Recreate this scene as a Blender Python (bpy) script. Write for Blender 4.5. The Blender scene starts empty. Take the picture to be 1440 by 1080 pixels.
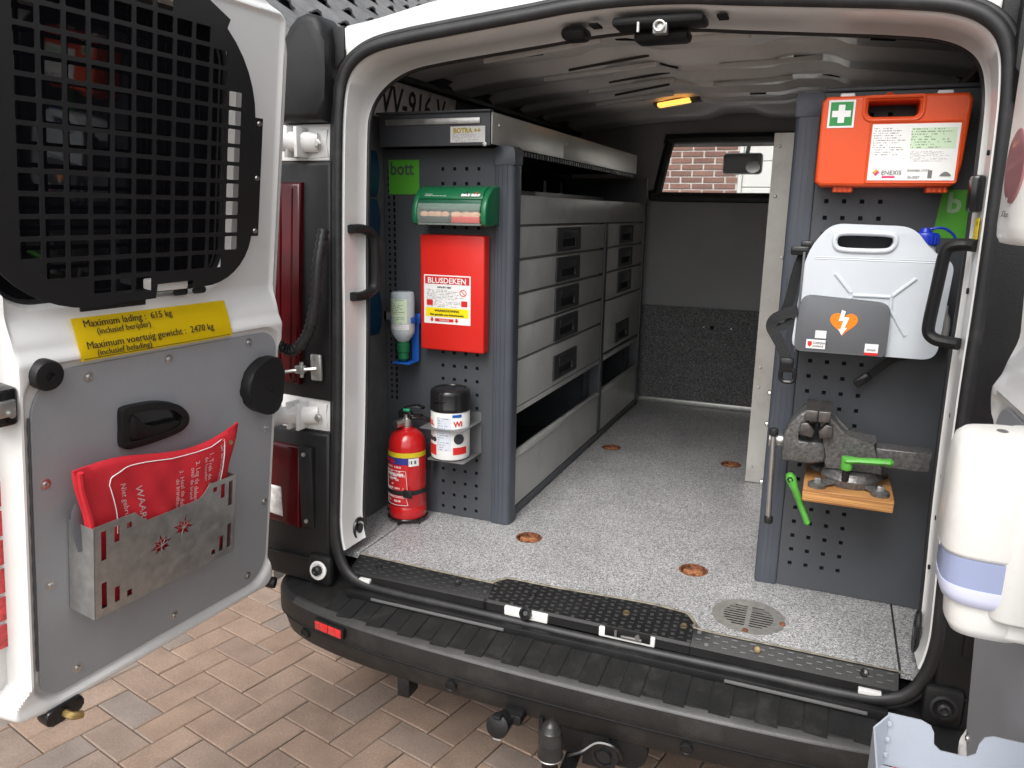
import bpy, bmesh, math, random
from mathutils import Matrix, Vector
random.seed(7)
R_ = math.radians
scene = bpy.context.scene
col = scene.collection

# ------------------------------------------------------------------ camera
cam_d = bpy.data.cameras.new('camera')
cam = bpy.data.objects.new('camera', cam_d); col.objects.link(cam)
scene.camera = cam
cam_d.sensor_width = 36.0
cam_d.lens = 27.5
cam_d.clip_start = 0.02
cam_d.clip_end = 2000
_Y = Vector((460., -235., 1100.)).normalized()
_D = Vector((-100., 5080., 1100.)); _D = (_D - _D.dot(_Y) * _Y).normalized()
_Z = -_D; _X = _Y.cross(_Z)
Rm = Matrix((_X, _Y, _Z))
cx, cy, cz = Rm.col[0], -Rm.col[1], -Rm.col[2]
cam.matrix_world = Matrix(((cx[0], cy[0], cz[0], 0.465), (cx[1], cy[1], cz[1], -1.712),
                           (cx[2], cy[2], cz[2], 0.9375), (0, 0, 0, 1)))

# ------------------------------------------------------------------ world, sun, exposure (overcast daylight)
SUN_EL, SUN_AZ = 50.0, 183.0       # azimuth clockwise from +Y: the light comes from behind the camera
w = bpy.data.worlds.new('World'); scene.world = w; w.use_nodes = True
nt = w.node_tree; nt.nodes.clear()
sky = nt.nodes.new('ShaderNodeTexSky'); sky.sky_type = 'NISHITA'; sky.sun_disc = False
sky.sun_elevation = R_(SUN_EL); sky.sun_rotation = R_(SUN_AZ)
sky.air_density = 1.0; sky.dust_density = 4.0; sky.ozone_density = 1.0
hs = nt.nodes.new('ShaderNodeHueSaturation'); hs.inputs['Saturation'].default_value = 0.22
bg = nt.nodes.new('ShaderNodeBackground'); bg.inputs['Strength'].default_value = 0.15
wo = nt.nodes.new('ShaderNodeOutputWorld')
nt.links.new(sky.outputs[0], hs.inputs['Color']); nt.links.new(hs.outputs[0], bg.inputs['Color'])
nt.links.new(bg.outputs[0], wo.inputs['Surface'])
sun_d = bpy.data.lights.new('sun', 'SUN'); sun_d.energy = 1.1; sun_d.angle = R_(40); sun_d.color = (1, .97, .93)
sun = bpy.data.objects.new('sun', sun_d); col.objects.link(sun)
sd = Vector((math.sin(R_(SUN_AZ)) * math.cos(R_(SUN_EL)), math.cos(R_(SUN_AZ)) * math.cos(R_(SUN_EL)), math.sin(R_(SUN_EL))))
sun.rotation_euler = sd.to_track_quat('Z', 'Y').to_euler(); sun.location = (0, -4, 8)
vs = scene.view_settings
vs.view_transform = 'Standard'; vs.look = 'None'; vs.gamma = 1.0; vs.use_curve_mapping = False
vs.exposure = 0.88
scene.render.engine = 'CYCLES'
scene.cycles.max_bounces = 10
scene.cycles.diffuse_bounces = 6
scene.cycles.transparent_max_bounces = 12

GZ = -0.56        # ground level; z = 0 is the van's load floor, y = 0 its rear edge, +y runs to the cab

# ------------------------------------------------------------------ materials
MATS = {}
def mat(name, base, rough=.5, metal=0., noise=0., nscale=8., bump=0., bscale=60., coat=0., emis=None, estr=0., trans=0., ior=1.45,
        alpha=1., spec=.5, rnoise=0., dirt=None, dirt_amt=.0, dscale=3.):
    if name in MATS: return MATS[name]
    m = bpy.data.materials.new(name); m.use_nodes = True
    t = m.node_tree; b = t.nodes['Principled BSDF']
    b.inputs['Base Color'].default_value = (*base, 1); b.inputs['Roughness'].default_value = rough
    b.inputs['Metallic'].default_value = metal; b.inputs['Coat Weight'].default_value = coat
    b.inputs['Coat Roughness'].default_value = .08
    b.inputs['Transmission Weight'].default_value = trans; b.inputs['IOR'].default_value = ior
    b.inputs['Alpha'].default_value = alpha; b.inputs['Specular IOR Level'].default_value = spec
    if emis:
        b.inputs['Emission Color'].default_value = (*emis, 1); b.inputs['Emission Strength'].default_value = estr
    tc = t.nodes.new('ShaderNodeTexCoord')
    colsock = None
    if noise:
        n = t.nodes.new('ShaderNodeTexNoise'); n.inputs['Scale'].default_value = nscale; n.inputs['Detail'].default_value = 6
        t.links.new(tc.outputs['Object'], n.inputs['Vector'])
        r = t.nodes.new('ShaderNodeValToRGB')
        r.color_ramp.elements[0].position = .3; r.color_ramp.elements[1].position = .7
        r.color_ramp.elements[0].color = (*[c * (1 - noise) for c in base], 1)
        r.color_ramp.elements[1].color = (*[min(1, c * (1 + noise)) for c in base], 1)
        t.links.new(n.outputs['Fac'], r.inputs['Fac']); t.links.new(r.outputs['Color'], b.inputs['Base Color'])
        colsock = r.outputs['Color']
        if rnoise:
            mr = t.nodes.new('ShaderNodeMapRange'); mr.inputs[3].default_value = max(0.02, rough - rnoise); mr.inputs[4].default_value = min(1, rough + rnoise)
            t.links.new(n.outputs['Fac'], mr.inputs[0]); t.links.new(mr.outputs[0], b.inputs['Roughness'])
    if dirt:
        n2 = t.nodes.new('ShaderNodeTexNoise'); n2.inputs['Scale'].default_value = dscale; n2.inputs['Detail'].default_value = 9; n2.inputs['Roughness'].default_value = .7
        t.links.new(tc.outputs['Object'], n2.inputs['Vector'])
        r2 = t.nodes.new('ShaderNodeMapRange'); r2.inputs[1].default_value = .5; r2.inputs[2].default_value = .78; r2.inputs[4].default_value = dirt_amt
        t.links.new(n2.outputs['Fac'], r2.inputs[0])
        mx = t.nodes.new('ShaderNodeMix'); mx.data_type = 'RGBA'
        mx.inputs[6].default_value = (*base, 1); mx.inputs[7].default_value = (*dirt, 1)
        if colsock: t.links.new(colsock, mx.inputs[6])
        t.links.new(r2.outputs[0], mx.inputs[0]); t.links.new(mx.outputs[2], b.inputs['Base Color'])
    if bump:
        n3 = t.nodes.new('ShaderNodeTexNoise'); n3.inputs['Scale'].default_value = bscale; n3.inputs['Detail'].default_value = 4
        t.links.new(tc.outputs['Object'], n3.inputs['Vector'])
        bp = t.nodes.new('ShaderNodeBump'); bp.inputs['Strength'].default_value = bump; bp.inputs['Distance'].default_value = .002
        t.links.new(n3.outputs['Fac'], bp.inputs['Height']); t.links.new(bp.outputs[0], b.inputs['Normal'])
    MATS[name] = m
    return m

WHITE = mat('white_paint', (.72, .72, .705), .3, coat=.6, noise=.02, nscale=4, dirt=(.45, .42, .37), dirt_amt=.22, dscale=5)
ROOFW = mat('roof_inner_paint', (.76, .75, .73), .4, coat=.2, noise=.06, nscale=5, dirt=(.36, .35, .33), dirt_amt=.45, dscale=6)
BLKP = mat('black_plastic', (.009, .009, .0095), .48, spec=.4, noise=.25, nscale=14, bump=.35, bscale=420, rnoise=.1)
BUMP = mat('bumper_plastic', (.013, .0128, .0125), .46, noise=.2, nscale=9, bump=.5, bscale=500, dirt=(.055, .052, .047), dirt_amt=.5, dscale=13)
PADM = mat('step_pad', (.008, .008, .008), .66, noise=.3, nscale=18, bump=.7, bscale=350, dirt=(.07, .065, .06), dirt_amt=.4, dscale=16)
RUB = mat('black_rubber', (.014, .014, .015), .45, noise=.2, nscale=10, dirt=(.08, .075, .07), dirt_amt=.3, dscale=20)
BRKT = mat('bracket_grey', (.22, .225, .23), .45, metal=.5, noise=.08, nscale=20)
GLOSSBLK = mat('gloss_black', (.012, .012, .013), .18)
LINING = mat('dark_lining', (.085, .086, .09), .75, noise=.15, nscale=20, bump=.2, bscale=300)
RACK = mat('rack_steel', (.062, .067, .075), .42, noise=.05, nscale=6, bump=.12, bscale=700, dirt=(.09, .095, .10), dirt_amt=.25, dscale=7)
POST = mat('rack_post', (.058, .066, .082), .4, noise=.08, nscale=12, bump=.1, bscale=500)
DRAW = mat('drawer_grey', (.45, .455, .44), .36, metal=.2, noise=.06, nscale=5, rnoise=.1, dirt=(.22, .22, .21), dirt_amt=.5, dscale=7)
TRAYA = mat('tray_aluminium', (.56, .56, .52), .36, metal=.45, noise=.05, nscale=5)
PULL = mat('drawer_pull', (.035, .037, .042), .45)
ALU = mat('galvanised', (.56, .56, .54), .38, metal=.85, noise=.10, nscale=60, rnoise=.14, dirt=(.25, .245, .235), dirt_amt=.4, dscale=40)
HOLD = mat('holder_steel', (.47, .47, .46), .36, metal=.8, noise=.12, nscale=45, rnoise=.15, bump=.15, bscale=90, dirt=(.66, .65, .62), dirt_amt=.45, dscale=55)
STEEL = mat('bright_steel', (.60, .60, .59), .36, metal=1., noise=.08, nscale=30)
DOORP = mat('door_panel_grey', (.305, .316, .334), .48, noise=.05, nscale=6, bump=.25, bscale=330, rnoise=.08, dirt=(.34, .35, .36), dirt_amt=.4, dscale=14)
GRILLE = mat('grille_black', (.011, .011, .012), .42, bump=.2, bscale=500)
GLASSD = mat('privacy_glass', (.006, .006, .008), .03, spec=.6)
RED = mat('red_plastic', (.62, .022, .016), .32, noise=.04, nscale=6)
REDX = mat('extinguisher_red', (.50, .012, .014), .2, coat=.5)
REDC = mat('red_fabric', (.55, .018, .03), .62, noise=.08, nscale=14, bump=.5, bscale=60)
ORANGE = mat('orange_plastic', (.68, .075, .012), .36, noise=.07, nscale=9, bump=.2, bscale=350, dirt=(.30, .07, .03), dirt_amt=.35, dscale=18)
GREEN = mat('green_plastic', (.012, .135, .055), .3)
LIME = mat('lime_sign', (.085, .36, .03), .45)
LEVER = mat('green_lever', (.09, .36, .05), .42, noise=.15, nscale=30, dirt=(.06, .12, .04), dirt_amt=.6, dscale=50)
BLUE = mat('blue_plastic', (.008, .03, .36), .35)
BLUE2 = mat('blue_bracket', (.015, .10, .42), .35)
TEAL = mat('blue_bin', (.006, .035, .08), .4)
YEL = mat('yellow_label', (.88, .68, .006), .45, noise=.03, nscale=5)
PAPER = mat('white_sticker', (.78, .78, .77), .5)
INK = mat('black_ink', (.015, .015, .015), .6)
GINK = mat('grey_ink', (.16, .16, .16), .6)
WINK = mat('white_ink', (.8, .8, .8), .5)
RINK = mat('red_ink', (.6, .02, .02), .5)
GOLD = mat('gold_ink', (.55, .42, .03), .45)
OINK = mat('orange_ink', (.80, .20, .008), .45)
PINK = mat('magenta_ink', (.62, .03, .13), .5)
CREAM = mat('dispenser_white', (.76, .75, .715), .3, noise=.02, nscale=5, dirt=(.48, .44, .37), dirt_amt=.35, dscale=16)
LILAC = mat('dispenser_window', (.44, .50, .74), .2, trans=.35, noise=.05, nscale=4)
LILAC2 = mat('soap_liquid', (.62, .64, .80), .3)
TRAYG = mat('tray_grey', (.37, .40, .45), .45, metal=.15, noise=.03, nscale=10, dirt=(.3, .31, .33), dirt_amt=.3, dscale=14)
JERRY = mat('jerrycan_plastic', (.72, .77, .82), .3, trans=.3, noise=.04, nscale=5)
AEDG = mat('aed_grey', (.10, .105, .115), .5, noise=.04, nscale=10)
VISE = mat('hammer_paint', (.125, .122, .12), .34, metal=.45, noise=.4, nscale=130, bump=.6, bscale=160)
JAW = mat('jaw_steel', (.13, .12, .115), .42, metal=.8, noise=.35, nscale=60)
RUST = mat('rust', (.16, .058, .026), .8, noise=.7, nscale=110, bump=.8, bscale=120)
TAILR = mat('tail_red', (.055, .001, .003), .16, coat=.15, spec=.3, noise=.3, nscale=14)
TAILC = mat('tail_clear', (.62, .60, .58), .12, coat=1., noise=.3, nscale=50)
REFL = mat('reflector_red', (.62, .015, .02), .15, coat=1., noise=.35, nscale=120)
AMBER = mat('dome_lamp', (.8, .45, .12), .4, emis=(1., .45, .08), estr=1.1)
LEDW = mat('strip_lamp', (.8, .8, .8), .3)
CLEARP = mat('clear_plastic', (.75, .85, .8), .08, alpha=.22)
BOTTLE = mat('bottle_plastic', (.62, .70, .74), .15, alpha=.65)
WATER = mat('bottle_water', (.72, .80, .83), .1, alpha=.55)
LABELG = mat('eyewash_label', (.62, .74, .55), .5)
SKINP = mat('plaster_skin', (.66, .36, .22), .6)
BARB = mat('webbing', (.012, .012, .013), .75, bump=.8, bscale=260)
GARAGE = mat('garage_white', (.72, .73, .70), .5)
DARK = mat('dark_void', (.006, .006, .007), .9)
GLASS = mat('cab_glass', (.85, .9, .9), .02, alpha=.12)
SEALANT = mat('sealant', (.20, .18, .14), .8, noise=.4, nscale=60)

def node_mat(name):
    m = bpy.data.materials.new(name); m.use_nodes = True
    return m, m.node_tree, m.node_tree.nodes['Principled BSDF']

def speckle(name, stops, scale, rough, big=.12):
    m, t, b = node_mat(name)
    tc = t.nodes.new('ShaderNodeTexCoord')
    v = t.nodes.new('ShaderNodeTexVoronoi'); v.inputs['Scale'].default_value = scale
    t.links.new(tc.outputs['Object'], v.inputs['Vector'])
    sp = t.nodes.new('ShaderNodeSeparateColor'); t.links.new(v.outputs['Color'], sp.inputs[0])
    r = t.nodes.new('ShaderNodeValToRGB'); r.color_ramp.interpolation = 'CONSTANT'
    els = r.color_ramp.elements
    els[0].position = 0; els[0].color = (*[stops[0][1]] * 3, 1)
    els[1].position = stops[1][0]; els[1].color = (*[stops[1][1]] * 3, 1)
    for p, c in stops[2:]:
        e = els.new(p); e.color = (c, c, c * 1.01, 1)
    t.links.new(sp.outputs[0], r.inputs['Fac'])
    n = t.nodes.new('ShaderNodeTexNoise'); n.inputs['Scale'].default_value = 3.5; n.inputs['Detail'].default_value = 12; n.inputs['Roughness'].default_value = .68; n.inputs['Distortion'].default_value = .6
    t.links.new(tc.outputs['Object'], n.inputs['Vector'])
    mr = t.nodes.new('ShaderNodeMapRange'); mr.inputs[1].default_value = .3; mr.inputs[2].default_value = .7
    mr.inputs[3].default_value = 1 - big; mr.inputs[4].default_value = 1 + big
    t.links.new(n.outputs['Fac'], mr.inputs[0])
    mx = t.nodes.new('ShaderNodeMix'); mx.data_type = 'RGBA'; mx.blend_type = 'MULTIPLY'; mx.inputs[0].default_value = 1
    t.links.new(r.outputs['Color'], mx.inputs[6]); t.links.new(mr.outputs[0], mx.inputs[7])
    t.links.new(mx.outputs[2], b.inputs['Base Color']); b.inputs['Roughness'].default_value = rough
    return m
FLOORM = speckle('speckled_floor', [(0, .09), (.14, .22), (.40, .33), (.68, .46), (.92, .62)], 420, .45, .2)
CARPET = speckle('speckled_board', [(0, .05), (.25, .10), (.6, .16), (.9, .26)], 330, .7)

def brick_mat(name, cols, speck=.25):
    m, t, b = node_mat(name)
    oi = t.nodes.new('ShaderNodeObjectInfo'); ge = t.nodes.new('ShaderNodeNewGeometry'); tc = t.nodes.new('ShaderNodeTexCoord')
    ad = t.nodes.new('ShaderNodeMath'); ad.operation = 'ADD'
    t.links.new(oi.outputs['Random'], ad.inputs[0]); t.links.new(ge.outputs['Random Per Island'], ad.inputs[1])
    fr = t.nodes.new('ShaderNodeMath'); fr.operation = 'FRACT'; t.links.new(ad.outputs[0], fr.inputs[0])
    r = t.nodes.new('ShaderNodeValToRGB'); els = r.color_ramp.elements
    els[0].position = 0; els[0].color = (*cols[0], 1); els[1].position = 1; els[1].color = (*cols[-1], 1)
    for i, c in enumerate(cols[1:-1]):
        e = els.new((i + 1) / (len(cols) - 1)); e.color = (*c, 1)
    t.links.new(fr.outputs[0], r.inputs['Fac'])
    n = t.nodes.new('ShaderNodeTexNoise'); n.inputs['Scale'].default_value = 190; n.inputs['Detail'].default_value = 5; n.inputs['Roughness'].default_value = .75
    n2 = t.nodes.new('ShaderNodeTexNoise'); n2.inputs['Scale'].default_value = 9; n2.inputs['Detail'].default_value = 6
    va = t.nodes.new('ShaderNodeVectorMath'); va.operation = 'ADD'
    t.links.new(tc.outputs['Object'], va.inputs[0])
    cb = t.nodes.new('ShaderNodeCombineXYZ'); ml = t.nodes.new('ShaderNodeMath'); ml.operation = 'MULTIPLY'; ml.inputs[1].default_value = 37
    t.links.new(fr.outputs[0], ml.inputs[0]); t.links.new(ml.outputs[0], cb.inputs[2]); t.links.new(cb.outputs[0], va.inputs[1])
    t.links.new(va.outputs[0], n.inputs['Vector']); t.links.new(va.outputs[0], n2.inputs['Vector'])
    mr = t.nodes.new('ShaderNodeMapRange'); mr.inputs[1].default_value = .3; mr.inputs[2].default_value = .7; mr.inputs[3].default_value = 1 - speck; mr.inputs[4].default_value = 1 + speck
    mr2 = t.nodes.new('ShaderNodeMapRange'); mr2.inputs[1].default_value = .3; mr2.inputs[2].default_value = .7; mr2.inputs[3].default_value = .84; mr2.inputs[4].default_value = 1.13
    t.links.new(n.outputs['Fac'], mr.inputs[0]); t.links.new(n2.outputs['Fac'], mr2.inputs[0])
    mm = t.nodes.new('ShaderNodeMath'); mm.operation = 'MULTIPLY'; t.links.new(mr.outputs[0], mm.inputs[0]); t.links.new(mr2.outputs[0], mm.inputs[1])
    mx = t.nodes.new('ShaderNodeMix'); mx.data_type = 'RGBA'; mx.blend_type = 'MULTIPLY'; mx.inputs[0].default_value = 1
    t.links.new(r.outputs['Color'], mx.inputs[6]); t.links.new(mm.outputs[0], mx.inputs[7])
    t.links.new(mx.outputs[2], b.inputs['Base Color']); b.inputs['Roughness'].default_value = .92; b.inputs['Specular IOR Level'].default_value = .25
    bp = t.nodes.new('ShaderNodeBump'); bp.inputs['Strength'].default_value = .55; bp.inputs['Distance'].default_value = .0025
    t.links.new(n.outputs['Fac'], bp.inputs['Height']); t.links.new(bp.outputs[0], b.inputs['Normal'])
    return m
PAVM = brick_mat('paver_clay', [(.232, .163, .122), (.272, .194, .146), (.212, .155, .121), (.253, .178, .134), (.240, .172, .132), (.198, .166, .146), (.276, .206, .158)])
WALLM = brick_mat('wall_brick', [(.24, .12, .09), (.30, .16, .12), (.21, .11, .09), (.28, .14, .10)], .2)
TILEM = brick_mat('roof_tile', [(.115, .118, .12), (.145, .145, .148), (.10, .103, .107)], .15)
MORTAR = mat('mortar', (.66, .64, .60), .9, noise=.2, nscale=60)
JOINT = mat('joint_sand', (.05, .04, .031), .95, noise=.35, nscale=90)

def wood_mat():
    m, t, b = node_mat('multiplex_wood')
    tc = t.nodes.new('ShaderNodeTexCoord'); mp = t.nodes.new('ShaderNodeMapping'); mp.inputs['Scale'].default_value = (2, 2, 170)
    t.links.new(tc.outputs['Object'], mp.inputs[0])
    n = t.nodes.new('ShaderNodeTexNoise'); n.inputs['Scale'].default_value = 2.2; n.inputs['Detail'].default_value = 3
    t.links.new(mp.outputs[0], n.inputs['Vector'])
    r = t.nodes.new('ShaderNodeValToRGB'); r.color_ramp.elements[0].position = .38; r.color_ramp.elements[1].position = .6
    r.color_ramp.elements[0].color = (.22, .085, .022, 1); r.color_ramp.elements[1].color = (.56, .29, .10, 1)
    t.links.new(n.outputs['Fac'], r.inputs['Fac']); t.links.new(r.outputs[0], b.inputs['Base Color']); b.inputs['Roughness'].default_value = .55
    return m
WOOD = wood_mat()

def print_mat(name, paper, ink, rows, chars, fill=.5, amount=.75):
    """paper with rows of small unreadable print: rows and word gaps in the sticker's own plane (object x, y)"""
    m, t, b = node_mat(name)
    tc = t.nodes.new('ShaderNodeTexCoord'); sx = t.nodes.new('ShaderNodeSeparateXYZ'); t.links.new(tc.outputs['UV'], sx.inputs[0])
    def math_(op, a, bb=None):
        n = t.nodes.new('ShaderNodeMath'); n.operation = op
        for i, s in enumerate((a, bb)):
            if s is None: continue
            if isinstance(s, (int, float)): n.inputs[i].default_value = s
            else: t.links.new(s, n.inputs[i])
        return n.outputs[0]
    yr = math_('MULTIPLY', sx.outputs[1], rows)
    row = math_('FLOOR', yr); fy = math_('FRACT', yr)
    inrow = math_('MULTIPLY', math_('GREATER_THAN', fy, .28), math_('LESS_THAN', fy, .72))
    cb = t.nodes.new('ShaderNodeCombineXYZ')
    t.links.new(math_('FLOOR', math_('MULTIPLY', sx.outputs[0], chars)), cb.inputs[0]); t.links.new(row, cb.inputs[1])
    wn = t.nodes.new('ShaderNodeTexWhiteNoise'); wn.noise_dimensions = '2D'; t.links.new(cb.outputs[0], wn.inputs['Vector'])
    wr = t.nodes.new('ShaderNodeTexWhiteNoise'); wr.noise_dimensions = '1D'; t.links.new(row, wr.inputs['W'])
    ends = math_('LESS_THAN', sx.outputs[0], math_('ADD', math_('MULTIPLY', wr.outputs['Value'], .5), .45))
    on = math_('MULTIPLY', math_('MULTIPLY', inrow, math_('LESS_THAN', wn.outputs['Value'], fill)), ends)
    on = math_('MULTIPLY', on, amount)
    mx = t.nodes.new('ShaderNodeMix'); mx.data_type = 'RGBA'; t.links.new(on, mx.inputs[0])
    mx.inputs[6].default_value = (*paper, 1); mx.inputs[7].default_value = (*ink, 1)
    t.links.new(mx.outputs[2], b.inputs['Base Color']); b.inputs['Roughness'].default_value = .5
    return m
PRINT = print_mat('small_print', (.76, .76, .75), (.12, .12, .13), 12, 60)
PRINTG = print_mat('small_print_green', (.55, .70, .50), (.12, .16, .12), 8, 40)
PRINTW = print_mat('small_print_on_red', (.50, .014, .016), (.75, .72, .70), 9, 34, .55)
PRINTL = print_mat('small_print_label', (.60, .72, .52), (.10, .16, .12), 14, 24, .6)
PRINTB = print_mat('small_print_blueish', (.62, .66, .72), (.2, .22, .28), 14, 26, .55)

# ------------------------------------------------------------------ geometry helpers
I4 = Matrix.Identity(4)
WM = {}
def bmn(): return bmesh.new()

def box(bm, x0, x1, y0, y1, z0, z1, bev=0., seg=2, M=None):
    r = bmesh.ops.create_cube(bm, size=1.)
    vs_ = r['verts']
    for v in vs_:
        v.co = Vector(((x0 + x1) / 2 + v.co.x * (x1 - x0), (y0 + y1) / 2 + v.co.y * (y1 - y0), (z0 + z1) / 2 + v.co.z * (z1 - z0)))
    allv = vs_
    if bev > 0:
        es = list({e for v in vs_ for e in v.link_edges})
        rr = bmesh.ops.bevel(bm, geom=es, offset=bev, segments=seg, profile=.5, affect='EDGES')
        allv = list({v for f in rr['faces'] for v in f.verts} | {v for v in vs_ if v.is_valid})
    if M is not None:
        for v in allv: v.co = M @ v.co
    return bm

def frame_axes(d):
    d = d.normalized()
    up = Vector((0, 0, 1)) if abs(d.z) < .9 else Vector((1, 0, 0))
    a = d.cross(up).normalized(); b = a.cross(d).normalized()
    return a, b

def cyl(bm, p0, p1, r0, r1=None, seg=20, bev=0.):
    p0, p1 = Vector(p0), Vector(p1); r1 = r0 if r1 is None else r1
    prof = [(r0, 0.), (r1, (p1 - p0).length)]
    if bev > 0:
        L = (p1 - p0).length
        prof = [(r0 - bev, 0), (r0 - bev * .3, bev * .3), (r0, bev), (r1, L - bev), (r1 - bev * .3, L - bev * .3), (r1 - bev, L)]
    lathe(bm, prof, p0, p1 - p0, seg)
    return bm

def lathe(bm, prof, org, axis=(0, 0, 1), seg=28, sx=1., sy=1., cap=True):
    org = Vector(org); d = Vector(axis).normalized(); a, b = frame_axes(d)
    rings = []
    for r, h in prof:
        if r < 1e-6:
            rings.append([bm.verts.new(org + d * h)])
        else:
            rings.append([bm.verts.new(org + d * h + a * (r * sx * math.cos(2 * math.pi * k / seg)) + b * (r * sy * math.sin(2 * math.pi * k / seg))) for k in range(seg)])
    for i in range(len(rings) - 1):
        A, B = rings[i], rings[i + 1]
        for k in range(seg):
            k2 = (k + 1) % seg
            if len(A) == 1 and len(B) == 1: continue
            if len(A) == 1: bm.faces.new((A[0], B[k2], B[k]))
            elif len(B) == 1: bm.faces.new((A[k], A[k2], B[0]))
            else: bm.faces.new((A[k], A[k2], B[k2], B[k]))
    if len(rings[0]) > 1: bm.faces.new(rings[0][::-1])
    if cap and len(rings[-1]) > 1: bm.faces.new(rings[-1])
    return bm

def tube(bm, pts, r, seg=10, closed=False, sx=1., sy=1., radii=None):
    pts = [Vector(p) for p in pts]; n = len(pts); rings = []
    prev = None
    for i, p in enumerate(pts):
        if closed: d = pts[(i + 1) % n] - pts[i - 1]
        else: d = pts[min(i + 1, n - 1)] - pts[max(i - 1, 0)]
        d.normalize()
        if prev is None: a, b = frame_axes(d)
        else:
            a = (prev - prev.dot(d) * d).normalized(); b = d.cross(a) * -1
            b = a.cross(d)
        prev = a
        rr = radii[i] if radii else r
        rings.append([bm.verts.new(p + a * rr * sx * math.cos(2 * math.pi * k / seg) + b * rr * sy * math.sin(2 * math.pi * k / seg)) for k in range(seg)])
    m = n if closed else n - 1
    for i in range(m):
        A, B = rings[i], rings[(i + 1) % n]
        for k in range(seg):
            bm.faces.new((A[k], A[(k + 1) % seg], B[(k + 1) % seg], B[k]))
    if not closed:
        bm.faces.new(rings[0][::-1]); bm.faces.new(rings[-1])
    return bm

def smooth_path(pts, sub=8, closed=False):
    pts = [Vector(p) for p in pts]; n = len(pts); out = []
    m = n if closed else n - 1
    for i in range(m):
        if closed: p0, p1, p2, p3 = pts[i - 1], pts[i], pts[(i + 1) % n], pts[(i + 2) % n]
        else: p0, p1, p2, p3 = pts[max(i - 1, 0)], pts[i], pts[i + 1], pts[min(i + 2, n - 1)]
        for k in range(sub):
            t = k / sub
            out.append(.5 * ((2 * p1) + (-p0 + p2) * t + (2 * p0 - 5 * p1 + 4 * p2 - p3) * t * t + (-p0 + 3 * p1 - 3 * p2 + p3) * t ** 3))
    if not closed: out.append(pts[-1])
    return out

def round_poly(P, r, seg=5):
    out = []; n_ = len(P)
    for i in range(n_):
        a, b, c = Vector(P[i - 1]), Vector(P[i]), Vector(P[(i + 1) % n_]); rr = r[i] if isinstance(r, (list, tuple)) else r
        d1 = min(rr, (a - b).length * .45); d2 = min(rr, (c - b).length * .45)
        p, q = b + (a - b).normalized() * d1, b + (c - b).normalized() * d2
        for k in range(seg + 1):
            t = k / seg; out.append(tuple(p * (1 - t) ** 2 + b * 2 * t * (1 - t) + q * t * t))
    return out

def rrect(x0, x1, y0, y1, r, seg=6):
    rs = r if isinstance(r, (list, tuple)) else [r] * 4       # order: (x0,y0) (x1,y0) (x1,y1) (x0,y1)
    out = []
    for (cx_, cy_, a0, rr) in ((x0 + rs[0], y0 + rs[0], 180, rs[0]), (x1 - rs[1], y0 + rs[1], 270, rs[1]), (x1 - rs[2], y1 - rs[2], 0, rs[2]), (x0 + rs[3], y1 - rs[3], 90, rs[3])):
        if rr <= 1e-6: out.append((cx_, cy_)); continue
        for k in range(seg + 1):
            a = R_(a0 + 90 * k / seg); out.append((cx_ + rr * math.cos(a), cy_ + rr * math.sin(a)))
    return out

def ellipse(cx_, cy_, rx, ry, n=24):
    return [(cx_ + rx * math.cos(2 * math.pi * k / n), cy_ + ry * math.sin(2 * math.pi * k / n)) for k in range(n)]

def F(o, right, up):
    r = Vector(right).normalized(); u = Vector(up); n = r.cross(u).normalized(); u = n.cross(r)
    return Matrix(((r[0], u[0], n[0], o[0]), (r[1], u[1], n[1], o[1]), (r[2], u[2], n[2], o[2]), (0, 0, 0, 1)))
def FY(y, x=0, z=0): return F((x, y, z), (1, 0, 0), (0, 0, 1))       # face towards -y : (u,v) = (x,z)
def FX(x, y=0, z=0): return F((x, y, z), (0, 1, 0), (0, 0, 1))       # face towards +x : (u,v) = (y,z)
def FD(n=0): return F((0, n, 0), (-1, 0, 0), (0, 0, 1))              # on the left door, facing in : (u,v) = (-s,w)

def curve_mesh(outlines, depth, bev=0.):
    c = bpy.data.curves.new('tmp', 'CURVE'); c.dimensions = '2D'; c.fill_mode = 'BOTH'
    c.extrude = max(depth / 2 - bev, 0); c.bevel_depth = bev; c.bevel_resolution = 2
    for o in outlines:
        s = c.splines.new('POLY'); s.points.add(len(o) - 1); s.use_cyclic_u = True
        for p, q in zip(s.points, o): p.co = (q[0], q[1], 0, 1)
    ob = bpy.data.objects.new('tmp', c); col.objects.link(ob)
    dg = bpy.context.evaluated_depsgraph_get(); dg.update()
    me = bpy.data.meshes.new_from_object(ob.evaluated_get(dg), depsgraph=dg)
    bpy.data.objects.remove(ob); bpy.data.curves.remove(c)
    return me

def poly_off(o, d):
    n_ = len(o); ar = sum(o[i - 1][0] * o[i][1] - o[i][0] * o[i - 1][1] for i in range(n_)); sg = 1 if ar > 0 else -1; out = []
    for i in range(n_):
        a, b, c = Vector(o[i - 1]), Vector(o[i]), Vector(o[(i + 1) % n_])
        e1, e2 = (b - a), (c - b)
        if e1.length < 1e-9 or e2.length < 1e-9: out.append(tuple(b)); continue
        n1 = Vector((e1.y, -e1.x)).normalized(); n2 = Vector((e2.y, -e2.x)).normalized()
        m_ = n1 + n2
        if m_.length < 1e-6: out.append(tuple(b)); continue
        m_ = m_ / max(m_.length_squared / 2, .6)
        out.append(tuple(b + m_ * d * sg))
    return out

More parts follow.
